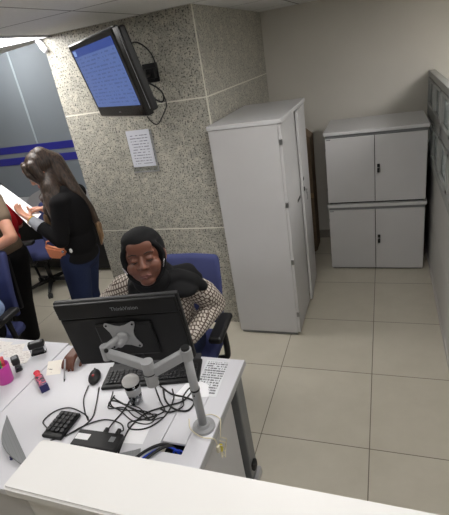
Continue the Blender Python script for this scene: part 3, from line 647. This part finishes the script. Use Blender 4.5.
dc([(-.715, .985, .65), (-.725, .99, .71), (-.76, .985, .745), (-.81, .955, .745), (-.85, .90, .745), (-.88, .83, .745)], .004, 'bright blue network cable leaving the open cable hole', 'bluec')
dc([(-.72, 1.02, .66), (-.712, .995, .715), (-.722, .985, .735), (-.745, .985, .72), (-.75, .99, .66)], .004, 'short blue network cable looped inside the cable hole', 'bluec')
cb = tag(cable('telephone_cable', [(-.73, 1.12, .755), (-.705, 1.075, .752), (-.65, 1.05, .747), (-.61, 1.05, .748), (-.598, 1.055, .735), (-.597, 1.06, .70)], .0026, M['cream']), 'cream cable round the arm base hanging off the desk edge', 'cable')
cable('loop', [(-.70, 1.13, .755), (-.655, 1.165, .746), (-.61, 1.15, .745), (-.600, 1.12, .735), (-.598, 1.10, .70)], .0022, M['cream'], cb)
for i, (a, b) in enumerate((((-.598, 1.10, .70), (-.594, 1.12, .64)), ((-.597, 1.085, .70), (-.590, 1.10, .63)), ((-.597, 1.06, .70), (-.592, 1.08, .65)))):
    cable('strand', [a, ((a[0]+b[0])/2+.01, (a[1]+b[1])/2+.012, (a[2]+b[2])/2), b, (b[0]+.004, b[1]-.02, b[2]-.012), (-.596, 1.075, .675)], .002, M['cream'], cb)
bx('plug', (-.602, 1.07, .655), (-.588, 1.085, .685), M['yellowc'], cb, .002); bx('plug', (-.602, 1.05, .672), (-.590, 1.068, .70), M['cream'], cb, .002)
tag(cable('power_cable', [(-.645, 1.0, .60), (-.64, .95, .5), (-.642, .90, .35), (-.64, .84, .2)], .005, M['bluec']), 'blue cable hanging under the desk edge', 'cable')

# papers and small things
def flat(name, pts, z0, th, mat, label, cat):
    cx = sum(p[0] for p in pts)/len(pts); cy = sum(p[1] for p in pts)/len(pts); bm = bmesh.new(); prism(bm, [(p[0]-cx, p[1]-cy) for p in pts], 0, th)
    o = obj(name, bm, mat); o.location = (cx, cy, z0); return tag(o, label, cat)
flat('paper_slip', [(-.96, .972), (-.872, .982), (-.884, 1.094), (-.973, 1.086)], DZ+.0005, .0006, M['paper'], 'blank white paper slip between the docking box and cable flap', 'paper')
flat('barcode_sheet', [(-.778, 1.265), (-.668, 1.265), (-.682, 1.488), (-.792, 1.497)], DZ+.0005, .0006, printed('barcode_print', (224, 226, 230), (118, 118, 124), 15, 26, axes=('X', 'Y'), lo=(.1, .05), hi=(.9, .95), dens=.55, fill=.6), 'white sheet of printed barcodes along the desk end', 'paper')
flat('folded_paper', [(-.86, 1.22), (-.70, 1.262), (-.725, 1.33), (-.82, 1.37)], DZ+.0015, .0008, M['paper'], 'white folded paper tucked under the cables beside the arm pole', 'paper')
flat('sticky_note', [(-1.58, 1.276), (-1.51, 1.299), (-1.575, 1.402), (-1.648, 1.375)], DZ+.0005, .0005, printed('note_print', (238, 233, 222), (140, 136, 130), 6, 8, axes=('X', 'Y'), dens=.4, hi=(.9, .4)), 'cream handwritten note lying beside the bottle', 'note')
for i, (pts, lab) in enumerate((([(-1.96, 1.37), (-1.85, 1.39), (-1.91, 1.50), (-2.03, 1.47)], 'printed form lying behind the pink pen cup'), ([(-1.86, 1.31), (-1.77, 1.35), (-1.80, 1.45), (-1.90, 1.43)], 'small printed card lying beside the black stamp'), ([(-2.16, 1.36), (-2.0, 1.36), (-2.0, 1.5), (-2.18, 1.5)], 'pale paper at the far edge of the desk row'))):
    flat('printed_form', pts, DZ+.0005+i*.0008, .0006, printed('form_print_%d' % i, (226, 222, 218), (188, 178, 176), 11, 9, axes=('X', 'Y')), lab, 'paper')
# slim bottle lying on the desk
MB_ = Matrix.Translation((-1.565, 1.225, DZ+.022)) @ Matrix.Rotation(R(-36), 4, 'Z') @ Matrix.Diagonal((1.15, 1.15, 1.15, 1))
t = thing('small_bottle', label='small pink and dark patterned bottle lying on the white desk', cat='bottle', mw=MB_)
tb_m = NT('dark_floral_print'); v_ = tb_m.coord(); n_ = tb_m.noise(v_, 55, 1); tb_m.l(tb_m.ramp(n_, [(.45, lin((40, 34, 48))), (.52, lin((220, 90, 120))), (.6, lin((70, 66, 92)))]), tb_m.b.inputs['Base Color'])
bm = bmesh.new(); box(bm, (-.02, -.016, -.018), (.07, .016, .014), .006, Matrix.Rotation(R(0), 4, 'Z'), 3); obj('bottle_body', bm, tb_m.m, t)
blob('cap', [Cc([(-.025, 0, 0), (-.045, 0, 0)], [.010, .012]), E((-.058, 0, .002), (.011, .014, .011)), E((-.018, 0, .006), (.012, .016, .012))], M['red_p'], t, .002, 2)
bx('dark_base', (.066, -.017, -.019), (.074, .017, .015), M['pin'], t, .002)
# stamps
def stamp(loc, rz, label, wide=.028):
    t = thing('rubber_stamp', loc, label, 'stamp', 'self-inking stamps on the desk', rz)
    bm = bmesh.new(); box(bm, (-wide, -.018, 0), (wide, .018, .006), .002)
    for s in (-1, 1): box(bm, (s*wide-.003, -.015, .0), (s*wide+.003, .015, .05), .001)
    obj('frame', bm, M['clearp'], t); bx('pad', (-wide+.004, -.013, .008), (wide-.004, .013, .028), M['dark'], t, .002)
    bm = bmesh.new(); box(bm, (-wide-.005, -.019, .04), (wide+.005, .019, .075), .008, None, 3); obj('handle', bm, M['black'], t); bx('label_window', (-wide*.7, -.012, .075), (wide*.7, .012, .0758), M['letter'], t)
    return t
stamp((-1.755, 1.435, DZ), R(35), 'larger black rubber stamp near the far desk edge', .036)
stamp((-1.775, 1.30, DZ), R(-40), 'smaller round-shouldered black stamp next to the pink cup', .022)
# pink cup and pens
t = thing('pen_cup', (-1.775, 1.210, DZ), 'bright pink plastic pen cup at the picture edge', 'cup')
t['label'] = 'bright pink plastic pen cup on the white desk'
bm = bmesh.new(); lathe(bm, [(.034, 0), (.037, .004), (.043, .098), (.041, .1), (.039, .098), (.033, .008), (.001, .008)], 30, closed=False); obj('cup', bm, M['pink'], t, True)
for (dx, dy, tx, ty, L, m, cap, lab) in ((-.015, .008, -.006, .0, .155, 'penb', 'penb', 'thick blue marker standing in the pink cup'), (.004, .002, .012, .01, .13, 'peng', 'peng', 'light green marker standing in the pink cup'), (.018, -.004, .024, .012, .135, 'penr', 'penr', 'coral pen leaning in the pink cup')):
    q = thing('marker', (-1.775+dx, 1.210+dy, DZ+.0085), lab, 'marker', 'markers in the pink cup')
    d = Vector((tx-dx, ty-dy, L)); tb('barrel', (0, 0, 0), d*.66, .0075, M[m], q); tb('cap', d*.66, d, .0083, M[cap], q, r1=.007)
# curved grey perforated plates at the counter's back
def plate(base, tip, h, label, nm='perforated_bracket', lean=R(-58)):
    a, b = Vector(base), Vector(tip); L = (b-a).length; ang = math.atan2((b-a).y, (b-a).x)
    bm = bmesh.new(); pts = [(0, 0), (L, 0)]+[(L*(1-k/12), h*math.sin(PI*(k/12)**1.15)) for k in range(1, 12)]
    prism(bm, pts, -.003, .003, Matrix.Rotation(lean, 4, 'X') @ Matrix.Rotation(PI/2, 4, 'X')); o = obj(nm, bm, mp); o.location = (*a.xy, a.z); o.rotation_euler = (0, 0, ang); return tag(o, label, 'bracket')
tpf = NT('perforated_grey_metal'); v_ = tpf.coord(scale=(170, 170, 170)); vo = tpf.n('ShaderNodeTexVoronoi'); vo.inputs['Scale'].default_value = 1; vo.inputs['Randomness'].default_value = 0; tpf.l(v_, vo.inputs['Vector'])
tpf.l(tpf.ramp(vo.outputs['Distance'], [(.2, lin((118, 120, 122))), (.4, lin((134, 136, 138)))]), tpf.b.inputs['Base Color']); tpf.b.inputs['Roughness'].default_value = .5; mp = tpf.m
plate((-1.25, .79, DZ), (-1.585, 1.012, DZ), .062, 'curved grey perforated plate with a pointed tip on the white desk')
pl2 = plate((-.80, .80, DZ), (-.87, .962, DZ+.0), .13, 'small grey perforated plate peeking over the white counter')
tag(blob('push_pin', [E((-1.372, .818, DZ+.004), (.007, .007, .005)), Cc([(-1.372, .818, DZ+.006), (-1.372, .818, DZ+.014)], [.003, .005])], M['pin'], None, .0015, 1), 'dark blue push pin beside the curved grey plate', 'pin')

# ------------------------------------------------------------------ seated woman in a black scarf
P = thing('person', (-1.17, 1.86, 0), 'seated woman in a black headscarf and lattice-print blouse looking down', 'person')
inv = Matrix.Translation((1.17, -1.86, 0))
HM = frame((-1.050, 1.585, 1.247), R(24), R(-9), R(-2)) @ Matrix.Diagonal((1.12, 1.04, 1.04, 1))
wr_l = Vector((-1.49, 1.46, .785)); el_l = Vector((-1.53, 1.74, .80)); sh_l = Vector((-1.325, 1.735, .985))
wr_r = Vector((-.93, 1.60, .765)); el_r = Vector((-.885, 1.90, .80)); sh_r = Vector((-.965, 1.76, 1.005))
hl = hand_prims(wr_l+Vector((.0, -.015, .003)), (.02, -1, -.08), (0, -.15, -1), .86, .5, 1, 1.5)
hr = hand_prims(wr_r+Vector((-.01, -.03, 0)), (-.25, -1, -.05), (0, 0, -1), .92, .35, -1)
body = [Cc([(-1.09, 1.64, 1.12), (-1.12, 1.71, 1.02)], [.052, .062]), E((-1.145, 1.765, .88), (.165, .115, .19)), E((-1.165, 1.85, .64), (.165, .13, .16)), Cc([sh_l, sh_r], [.058, .058]),
        Cc([sh_l, el_l, wr_l], [.052, .042, .027]), Cc([sh_r, el_r, wr_r], [.052, .042, .027]),
        Cc([(-1.25, 1.86, .56), (-1.26, 1.45, .55), (-1.26, 1.43, .10)], [.088, .062, .042]), Cc([(-1.07, 1.86, .56), (-1.05, 1.46, .55), (-1.05, 1.44, .10)], [.088, .062, .042]),
        Cc([(-1.26, 1.45, .055), (-1.27, 1.30, .04)], [.038, .03]), Cc([(-1.05, 1.46, .055), (-1.04, 1.31, .04)], [.038, .03])]
blob('body', body+head_prims(HM, 1.06)+hl+hr, M['skin_dark'], P, .0042, 4, inv)
face_parts(P, inv @ HM, M['eye'], M['lips'], M['brow'], 1.06, .0042)
blob('trousers', [Cc([(-1.25, 1.86, .575), (-1.26, 1.44, .565), (-1.26, 1.43, .12)], [.1, .075, .056]), Cc([(-1.07, 1.86, .575), (-1.05, 1.45, .565), (-1.05, 1.44, .12)], [.1, .075, .056]), E((-1.16, 1.86, .60), (.185, .14, .11))], M['jeans'], P, .008, 4, inv)
blob('blouse', [E((-1.145, 1.765, .87), (.19, .14, .21)), E((-1.165, 1.85, .68), (.185, .15, .15)), Cc([sh_l+Vector((0, 0, .005)), (-1.145, 1.745, 1.03), sh_r+Vector((0, 0, .005))], [.069, .075, .069]),
     Cc([sh_l, (sh_l+el_l)/2+Vector((-.015, .0, .0)), el_l, wr_l+Vector((0, .03, 0))], [.068, .066, .056, .042]), Cc([sh_r, (sh_r+el_r)/2+Vector((.02, 0, .005)), el_r, (el_r+wr_r)/2, wr_r+Vector((0, .03, 0))], [.070, .070, .062, .054, .042])], M['blouse'], P, .006, 5, inv)
rim = []
for k in range(25):
    a = 2*PI*k/24; rim.append(HM @ Vector((.083*math.sin(a), -.030-.032*max(0, math.cos(a))-.022*max(0, -math.cos(a)), .004+(.084 if math.cos(a) > 0 else .122)*math.cos(a))))
hood = [('e', (0, .026, .026), (.092, .096, .109), (0, 0, 0), HM), ('e', (0, 0, .083), (.078, .090, .052), (0, 0, 0), HM), Cc(rim, [.0125]*25), Cc([HM @ Vector((0, .075, -.02)), (-1.12, 1.72, 1.06)], [.09, .085]), ('e', (0, .03, -.12), (.08, .075, .07), (0, 0, 0), HM)]
wrap = []
for k in range(19):
    a = 2*PI*k/18; wrap.append(Vector((-1.098+.088*math.sin(a), 1.665-.085*math.cos(a), 1.075-.035*math.cos(a))))
hood += [Cc(wrap, [.038]*19), Cc([(-1.15, 1.60, 1.08), (-1.17, 1.62, 1.0), (-1.15, 1.63, .93)], [.035, .05, .045]), Cc([(-1.02, 1.60, 1.04), (-1.06, 1.61, .99), (-1.08, 1.62, .93)], [.04, .052, .05]),
         Cc([(-1.02, 1.64, 1.09), (-.965, 1.70, 1.075), (-.90, 1.72, 1.045), (-.865, 1.75, 1.0)], [.04, .045, .042, .028]), E((-.96, 1.685, 1.035), (.10, .085, .045), (0, 14, 0)), Cc([(-1.06, 1.72, 1.06), (-.95, 1.78, 1.06), (-.91, 1.80, 1.02)], [.05, .05, .03])]
blob('headscarf', hood, M['scarf'], P, .0055, 7, inv)
for s in (-1, 1):
    bm = bmesh.new(); c = Vector((s*.080, -.060, -.032)); sweep(bm, [inv @ HM @ (c+Vector((0, .008*math.sin(a), .017*math.cos(a)))+Vector((s*.006*math.cos(a), 0, 0))) for a in [2*PI*k/20 for k in range(21)]], .0026, 6); obj('hoop_earring', bm, M['chrome'], P, True)
bm = bmesh.new(); sweep(bm, [inv @ Vector(p) for p in ((-1.005, 1.565, 1.075), (-1.0, 1.562, 1.055), (-1.01, 1.56, 1.04))], [.006, .007, .004], 8); obj('brooch', bm, M['chrome'], P, True)
t = thing('pen', (-1.455, 1.262, DZ+.004), 'slim silver pen held in the seated woman\'s fingers', 'pen')
tb('barrel', (0, 0, 0), (-.042, .085, .05), .0042, M['lgrey'], t); tb('tip', (0, 0, 0), (.006, -.012, -.0028), .004, M['black'], t, r1=.0012)

# ------------------------------------------------------------------ standing woman with long hair
P = thing('person', (-2.24, 2.45, 0), 'standing woman with long brown hair, black blazer and jeans reading a paper', 'person')
inv = Matrix.Translation((2.24, -2.45, 0))
HM = frame((-2.285, 2.46, 1.495), R(-46), R(32), R(6))
sh_n = Vector((-2.11, 2.33, 1.285)); el_n = Vector((-2.13, 2.26, 1.04)); wr_n = Vector((-2.345, 2.27, 1.205))
sh_f = Vector((-2.15, 2.60, 1.285)); el_f = Vector((-2.27, 2.66, 1.06)); wr_f = Vector((-2.42, 2.50, 1.20))
hn = hand_prims(wr_n, (-.9, .05, .72), (.5, .3, 1), .92, .35, 1); hf = hand_prims(wr_f, (-.95, -.1, .15), (0, -.2, -1), .92, .4, 1)
legs = [Cc([(-2.19, 2.39, .80), (-2.235, 2.38, .47), (-2.25, 2.40, .09)], [.088, .062, .042]), Cc([(-2.20, 2.53, .80), (-2.29, 2.55, .47), (-2.28, 2.54, .09)], [.088, .062, .042])]
feet = [Cc([(-2.23, 2.40, .05), (-2.40, 2.38, .035)], [.04, .032]), Cc([(-2.26, 2.54, .05), (-2.44, 2.53, .035)], [.04, .032])]
blob('body', [Cc([HM @ Vector((0, .03, -.06)), (-2.15, 2.465, 1.31)], [.05, .056]), E((-2.14, 2.465, 1.16), (.11, .155, .19)), E((-2.155, 2.46, .96), (.10, .13, .14)), E((-2.185, 2.46, .83), (.115, .155, .12)), Cc([sh_n, sh_f], [.055, .055]),
              Cc([sh_n, el_n, wr_n], [.046, .037, .025]), Cc([sh_f, el_f, wr_f], [.046, .037, .025])]+legs+feet+head_prims(HM)+hn+hf, M['skin_light'], P, .0052, 3, inv)
face_parts(P, inv @ HM, M['eye'], plain('rosy_lips', (170, 84, 84), .4), M['brow'])
blob('blouse', [E((-2.165, 2.465, 1.17), (.115, .14, .17)), Cc([(-2.24, 2.46, 1.27), (-2.27, 2.44, 1.12), (-2.25, 2.44, .96)], [.035, .05, .04])], M['whitefab'], P, .008, 4, inv)
blob('blazer', [E((-2.15, 2.45, 1.335), (.066, .085, .05)), E((-2.128, 2.465, 1.16), (.118, .165, .20)), E((-2.145, 2.46, .96), (.110, .145, .15)), E((-2.175, 2.455, .84), (.125, .165, .10)), Cc([sh_n, sh_f], [.066, .066]), Cc([sh_n, el_n, wr_n+(el_n-wr_n)*.28], [.064, .055, .043]), Cc([sh_f, el_f, wr_f+(el_f-wr_f)*.28], [.06, .052, .042])], M['blackfab'], P, .007, 4, inv)
d = (el_n-wr_n)
blob('shirt_cuff', [Cc([wr_n+d*.10, wr_n+d*.32], [.037, .045])], M['greycuff'], P, .005, 2, inv)
bm = bmesh.new(); dn = d.normalized(); o1 = dn.orthogonal().normalized(); o2 = dn.cross(o1)
sweep(bm, [inv @ (wr_n+d*.03+(o1*math.cos(a)+o2*math.sin(a))*.031) for a in [2*PI*k/24 for k in range(25)]], .005, 8); obj('bracelet', bm, M['gold'], P, True)
blob('jeans', [Cc([(-2.19, 2.39, .80), (-2.235, 2.38, .47), (-2.25, 2.40, .10)], [.108, .078, .06]), Cc([(-2.20, 2.53, .80), (-2.29, 2.55, .47), (-2.28, 2.54, .10)], [.105, .078, .06]), E((-2.185, 2.46, .83), (.13, .175, .12))], M['jeans'], P, .008, 4, inv)
blob('shoe', [Cc([(-2.22, 2.40, .045), (-2.41, 2.38, .035)], [.045, .036])], M['black'], P, .007, 2, inv); blob('shoe', [Cc([(-2.25, 2.54, .045), (-2.45, 2.53, .035)], [.045, .036])], M['black'], P, .007, 2, inv)
hp = [('e', (0, .03, .045), (.088, .098, .095), (0, 0, 0), HM)]
def strand(pts, rs): hp.append(Cc(pts, rs))
h = lambda x, y, z: HM @ Vector((x, y, z))
strand([h(-.07, .02, .07), h(-.09, .02, .0), h(-.09, .01, -.10), (-2.25, 2.36, 1.24), (-2.25, 2.335, 1.16)], [.04, .04, .04, .034, .016])
strand([h(.06, -.01, .08), h(.086, -.02, .0), h(.082, -.03, -.09), (-2.40, 2.50, 1.29), (-2.37, 2.50, 1.20)], [.04, .03, .026, .022, .012])
strand([h(-.04, .08, .0), (-2.20, 2.40, 1.38), (-2.15, 2.38, 1.30)], [.06, .07, .05])
strand([h(-.05, .05, .08), h(-.07, .07, -.02), (-2.19, 2.35, 1.33), (-2.16, 2.30, 1.23), (-2.15, 2.28, 1.15)], [.055, .055, .045, .03, .012])
strand([h(0, .08, .08), h(0, .11, -.02), (-2.09, 2.50, 1.33), (-2.03, 2.54, 1.17), (-2.005, 2.54, 1.04), (-2.0, 2.53, .96)], [.06, .07, .05, .03, .022, .012])
strand([h(-.03, -.05, .10), h(-.06, -.07, .05), h(-.078, -.05, -.03)], [.025, .022, .02]); strand([h(.03, -.05, .10), h(.06, -.07, .05), h(.078, -.055, -.03)], [.025, .022, .02])
blob('hair', hp, M['hair'], P, .006, 4, inv)
blob('hair_tip', [Cc([(-2.26, 2.335, 1.2), (-2.255, 2.32, 1.12), (-2.25, 2.325, 1.07)], [.022, .018, .008])], M['hairtip'], P, .005, 3, inv); blob('hair_tip', [Cc([(-1.995, 2.53, 1.05), (-1.99, 2.52, .96), (-1.995, 2.50, .90)], [.024, .02, .007])], M['hairtip'], P, .005, 3, inv)
bm = bmesh.new(); sweep(bm, catmull([inv @ HM @ Vector(p) for p in ((-.074, -.055, .012), (-.055, -.092, .010), (-.03, -.103, .008), (0, -.097, .014), (.03, -.103, .008), (.055, -.092, .010), (.074, -.055, .012))], 5), .0022, 6); obj('glasses', bm, M['chrome'], P, True)
for q, c in (((-2.10, 2.285, .95), 'whitefab'),):
    blob('hip_ornament', [E(q, (.012, .009, .018))], M['counter'], P, .003, 2, inv)
# clutch and paper
t = thing('clutch_bag', (-2.27, 2.33, .93), 'orange soft clutch bag held at the standing woman\'s hip', 'bag')
bm = bmesh.new(); prism(bm, [(-.085, .05), (-.07, -.055), (.03, -.062), (.088, -.025), (.09, .012), (-.02, .03)], -.024, .024, Matrix.Rotation(PI/2, 4, 'X')); bmesh.ops.bevel(bm, geom=bm.edges[:], offset=.012, segments=3, affect='EDGES'); obj('pouch', bm, M['orange'], t)
cable('strap', [(-.08, 0, .045), (-.05, -.01, .08), (-.0, -.01, .075), (.02, 0, .03)], .005, M['orange'], t)
bx('clasp', (.070, -.034, -.005), (.088, -.020, .013), M['chrome'], t, .004)
a = [Vector(p) for p in ((-2.81, 2.50, 1.33), (-2.40, 2.30, 1.135), (-2.42, 2.46, 1.175), (-2.93, 2.67, 1.37))]
bm = bmesh.new(); lo = [bm.verts.new(p) for p in a]; n = (a[1]-a[0]).cross(a[3]-a[0]).normalized()*.002; hi = [bm.verts.new(p+n) for p in a]
bm.faces.new(lo[::-1]); bm.faces.new(hi)
for i in range(4): bm.faces.new((lo[i], lo[(i+1) % 4], hi[(i+1) % 4], hi[i]))
bmesh.ops.recalc_face_normals(bm, faces=bm.faces)
tag(obj('paper_sheet', bm, M['paper']), 'white sheet of paper held up by the standing woman', 'paper')

# ------------------------------------------------------------------ standing person in a taupe top at the frame edge
P = thing('person', (-2.87, 2.38, 0), 'standing person in a taupe top and black trousers with a bent bare arm', 'person')
inv = Matrix.Translation((2.75, -2.38, 0))
HM = frame((-2.76, 2.36, 1.56), R(-30), R(15))
sh1 = Vector((-2.57, 2.34, 1.34)); el1 = Vector((-2.38, 2.20, 1.10)); wr1 = Vector((-2.56, 2.05, 1.02)); sh2 = Vector((-2.90, 2.42, 1.34)); el2 = Vector((-2.97, 2.35, 1.10)); wr2 = Vector((-2.82, 2.15, 1.02))
legs = [Cc([(-2.64, 2.38, .85), (-2.70, 2.34, .48), (-2.78, 2.36, .09)], [.088, .06, .042]), Cc([(-2.80, 2.42, .85), (-2.88, 2.42, .48), (-2.94, 2.45, .09)], [.088, .06, .042])]
blob('body', [Cc([HM @ Vector((0, .02, -.06)), (-2.74, 2.38, 1.38)], [.05, .058]), E((-2.73, 2.38, 1.2), (.15, .11, .2)), E((-2.72, 2.38, .92), (.15, .12, .18)), Cc([sh1, sh2], [.055]*2), Cc([sh1, el1, wr1], [.05, .042, .027]), Cc([sh2, el2, wr2], [.05, .04, .027]),
     Cc([(-2.78, 2.36, .05), (-2.76, 2.22, .035)], [.04, .032]), Cc([(-2.94, 2.44, .05), (-2.93, 2.3, .035)], [.04, .032])]+legs+head_prims(HM)+hand_prims(wr1, (-.8, -.4, -.3), (0, 0, -1), .92, .4)+hand_prims(wr2, (.6, -.6, -.2), (0, 0, -1), .92, .4, -1), M['skin_light'], P, .0065, 3, inv)
face_parts(P, inv @ HM, M['eye'], M['lips'], M['brow'])
blob('top', [E((-2.73, 2.38, 1.2), (.172, .13, .21)), E((-2.72, 2.38, .95), (.165, .135, .13)), Cc([sh1, sh2], [.066]*2), Cc([sh1, sh1+(el1-sh1)*.5], [.064, .06]), Cc([sh2, sh2+(el2-sh2)*.5], [.064, .06])], M['taupe'], P, .008, 4, inv)
blob('trousers', [Cc([(-2.64, 2.38, .85), (-2.70, 2.34, .48), (-2.78, 2.36, .1)], [.112, .09, .075]), Cc([(-2.80, 2.42, .85), (-2.88, 2.42, .48), (-2.94, 2.45, .1)], [.112, .085, .07]), E((-2.72, 2.39, .88), (.17, .145, .12))], M['blackfab'], P, .008, 4, inv)
blob('shoe', [Cc([(-2.78, 2.36, .045), (-2.76, 2.20, .036)], [.046, .037])], M['black'], P, .008, 2, inv); blob('shoe', [Cc([(-2.94, 2.44, .045), (-2.93, 2.28, .036)], [.046, .037])], M['black'], P, .008, 2, inv)
blob('hair', [('e', (0, .03, .05), (.088, .1, .09), (0, 0, 0), HM), Cc([HM @ Vector((0, .1, .0)), (-2.76, 2.46, 1.36)], [.07, .03])], M['dhair'], P, .007, 3, inv)

# seated person in a pale blue shirt
P = thing('person', (-2.66, 1.80, 0), 'seated person in a pale blue shirt, only the elbow in view', 'person')
inv = Matrix.Translation((2.66, -1.80, 0)); HM = frame((-2.70, 1.58, 1.24), R(5), R(15))
s1, e1, w1 = Vector((-2.48, 1.74, 1.0)), Vector((-2.405, 1.78, .77)), Vector((-2.50, 1.55, .785)); s2, e2, w2 = Vector((-2.86, 1.74, 1.0)), Vector((-2.93, 1.74, .78)), Vector((-2.82, 1.52, .785))
lg = lambda r: [Cc([(-2.75, 1.80, .56), (-2.76, 1.40, .55), (-2.76, 1.38, .10)], r), Cc([(-2.57, 1.80, .56), (-2.56, 1.40, .55), (-2.56, 1.38, .10)], r)]
blob('body', [Cc([HM @ Vector((0, .02, -.06)), (-2.68, 1.72, 1.04)], [.052, .06]), E((-2.67, 1.76, .88), (.165, .11, .2)), E((-2.66, 1.80, .64), (.16, .12, .15)), Cc([s1, s2], [.055]*2), Cc([s1, e1, w1], [.05, .04, .027]), Cc([s2, e2, w2], [.05, .04, .027]),
     Cc([(-2.76, 1.39, .05), (-2.76, 1.24, .038)], [.038, .03]), Cc([(-2.56, 1.39, .05), (-2.56, 1.24, .038)], [.038, .03])]+lg([.088, .062, .042])+head_prims(HM)+hand_prims(w1, (-.2, -1, -.05), (0, 0, -1), .92, .3)+hand_prims(w2, (.2, -1, -.05), (0, 0, -1), .92, .3, -1), M['skin_light'], P, .0065, 3, inv)
face_parts(P, inv @ HM, M['eye'], M['lips'], M['brow'])
blob('shirt', [E((-2.67, 1.76, .87), (.185, .13, .22)), E((-2.66, 1.80, .68), (.175, .14, .14)), Cc([s1, s2], [.068]*2), Cc([s1, e1, w1], [.068, .06, .04]), Cc([s2, e2, w2], [.068, .06, .04])], M['shirt'], P, .008, 4, inv)
blob('trousers', lg([.102, .078, .058])+[E((-2.66, 1.8, .6), (.18, .14, .1))], M['blackfab'], P, .008, 4, inv)
blob('hair', [('e', (0, .025, .045), (.086, .1, .085), (0, 0, 0), HM)], M['dhair'], P, .007, 3, inv)

# far seated person in red
P = thing('person', (-3.86, 3.30, 0), 'dark-haired person in a red top sitting beyond the held paper', 'person')
inv = Matrix.Translation((3.86, -3.30, 0)); HM = frame((-3.70, 3.30, 1.13), R(100), R(12))
lg = lambda r: [Cc([(-3.88, 3.22, .48), (-3.48, 3.13, .48), (-3.50, 3.13, .10)], r), Cc([(-3.88, 3.38, .48), (-3.48, 3.47, .48), (-3.50, 3.47, .1)], r)]
lg = lambda r: [Cc([(-3.90, 3.22, .48), (-4.30, 3.20, .48), (-4.32, 3.20, .10)], r), Cc([(-3.90, 3.38, .48), (-4.30, 3.40, .48), (-4.32, 3.40, .1)], r)]
HM = frame((-3.72, 3.30, 1.11), R(-110), R(14))
arms = [Vector((-3.80, 3.12, .90)), Vector((-3.86, 3.04, .68)), Vector((-4.08, 3.12, .62)), Vector((-3.80, 3.48, .90)), Vector((-3.86, 3.56, .68)), Vector((-4.08, 3.44, .62))]
blob('body', [Cc([HM @ Vector((0, .02, -.06)), (-3.80, 3.30, .95)], [.05, .058]), E((-3.81, 3.3, .78), (.11, .155, .19)), E((-3.85, 3.3, .56), (.12, .155, .14)), Cc([arms[0], arms[3]], [.052]*2), Cc(arms[:3], [.046, .038, .026]), Cc(arms[3:], [.046, .038, .026]),
     Cc([(-4.32, 3.2, .05), (-4.46, 3.2, .038)], [.038, .03]), Cc([(-4.32, 3.4, .05), (-4.46, 3.4, .038)], [.038, .03])]+lg([.085, .06, .042])+head_prims(HM)+hand_prims(arms[2], (-1, .1, -.1), (0, 0, -1), .92, .4)+hand_prims(arms[5], (-1, -.1, -.1), (0, 0, -1), .92, .4, -1), M['skin_light'], P, .0075, 3, inv)
blob('top', [E((-3.81, 3.3, .78), (.13, .175, .2)), E((-3.85, 3.3, .6), (.135, .17, .12)), Cc([arms[0], arms[3]], [.064]*2), Cc([arms[0], arms[0]+(arms[1]-arms[0])*.8], [.06, .052]), Cc([arms[3], arms[3]+(arms[4]-arms[3])*.8], [.06, .052])], M['red'], P, .008, 4, inv)
blob('trousers', lg([.1, .076, .056])+[E((-3.86, 3.3, .53), (.14, .17, .1))], M['blackfab'], P, .008, 4, inv)
blob('hair', [('e', (0, .025, .045), (.09, .102, .09), (0, 0, 0), HM), ('e', (0, .08, -.02), (.075, .05, .07), (0, 0, 0), HM)], M['dhair'], P, .007, 3, inv)
t = thing('low_stool', (-3.87, 3.30, 0), 'plain dark stool under the person in the red top', 'stool')
bx('seat', (-.17, -.17, .37), (.17, .17, .41), M['bluefab'], t, .02)
for sx in (-1, 1):
    for sy in (-1, 1): tb('leg', (sx*.15, sy*.15, 0), (sx*.13, sy*.13, .38), .013, M['black'], t)
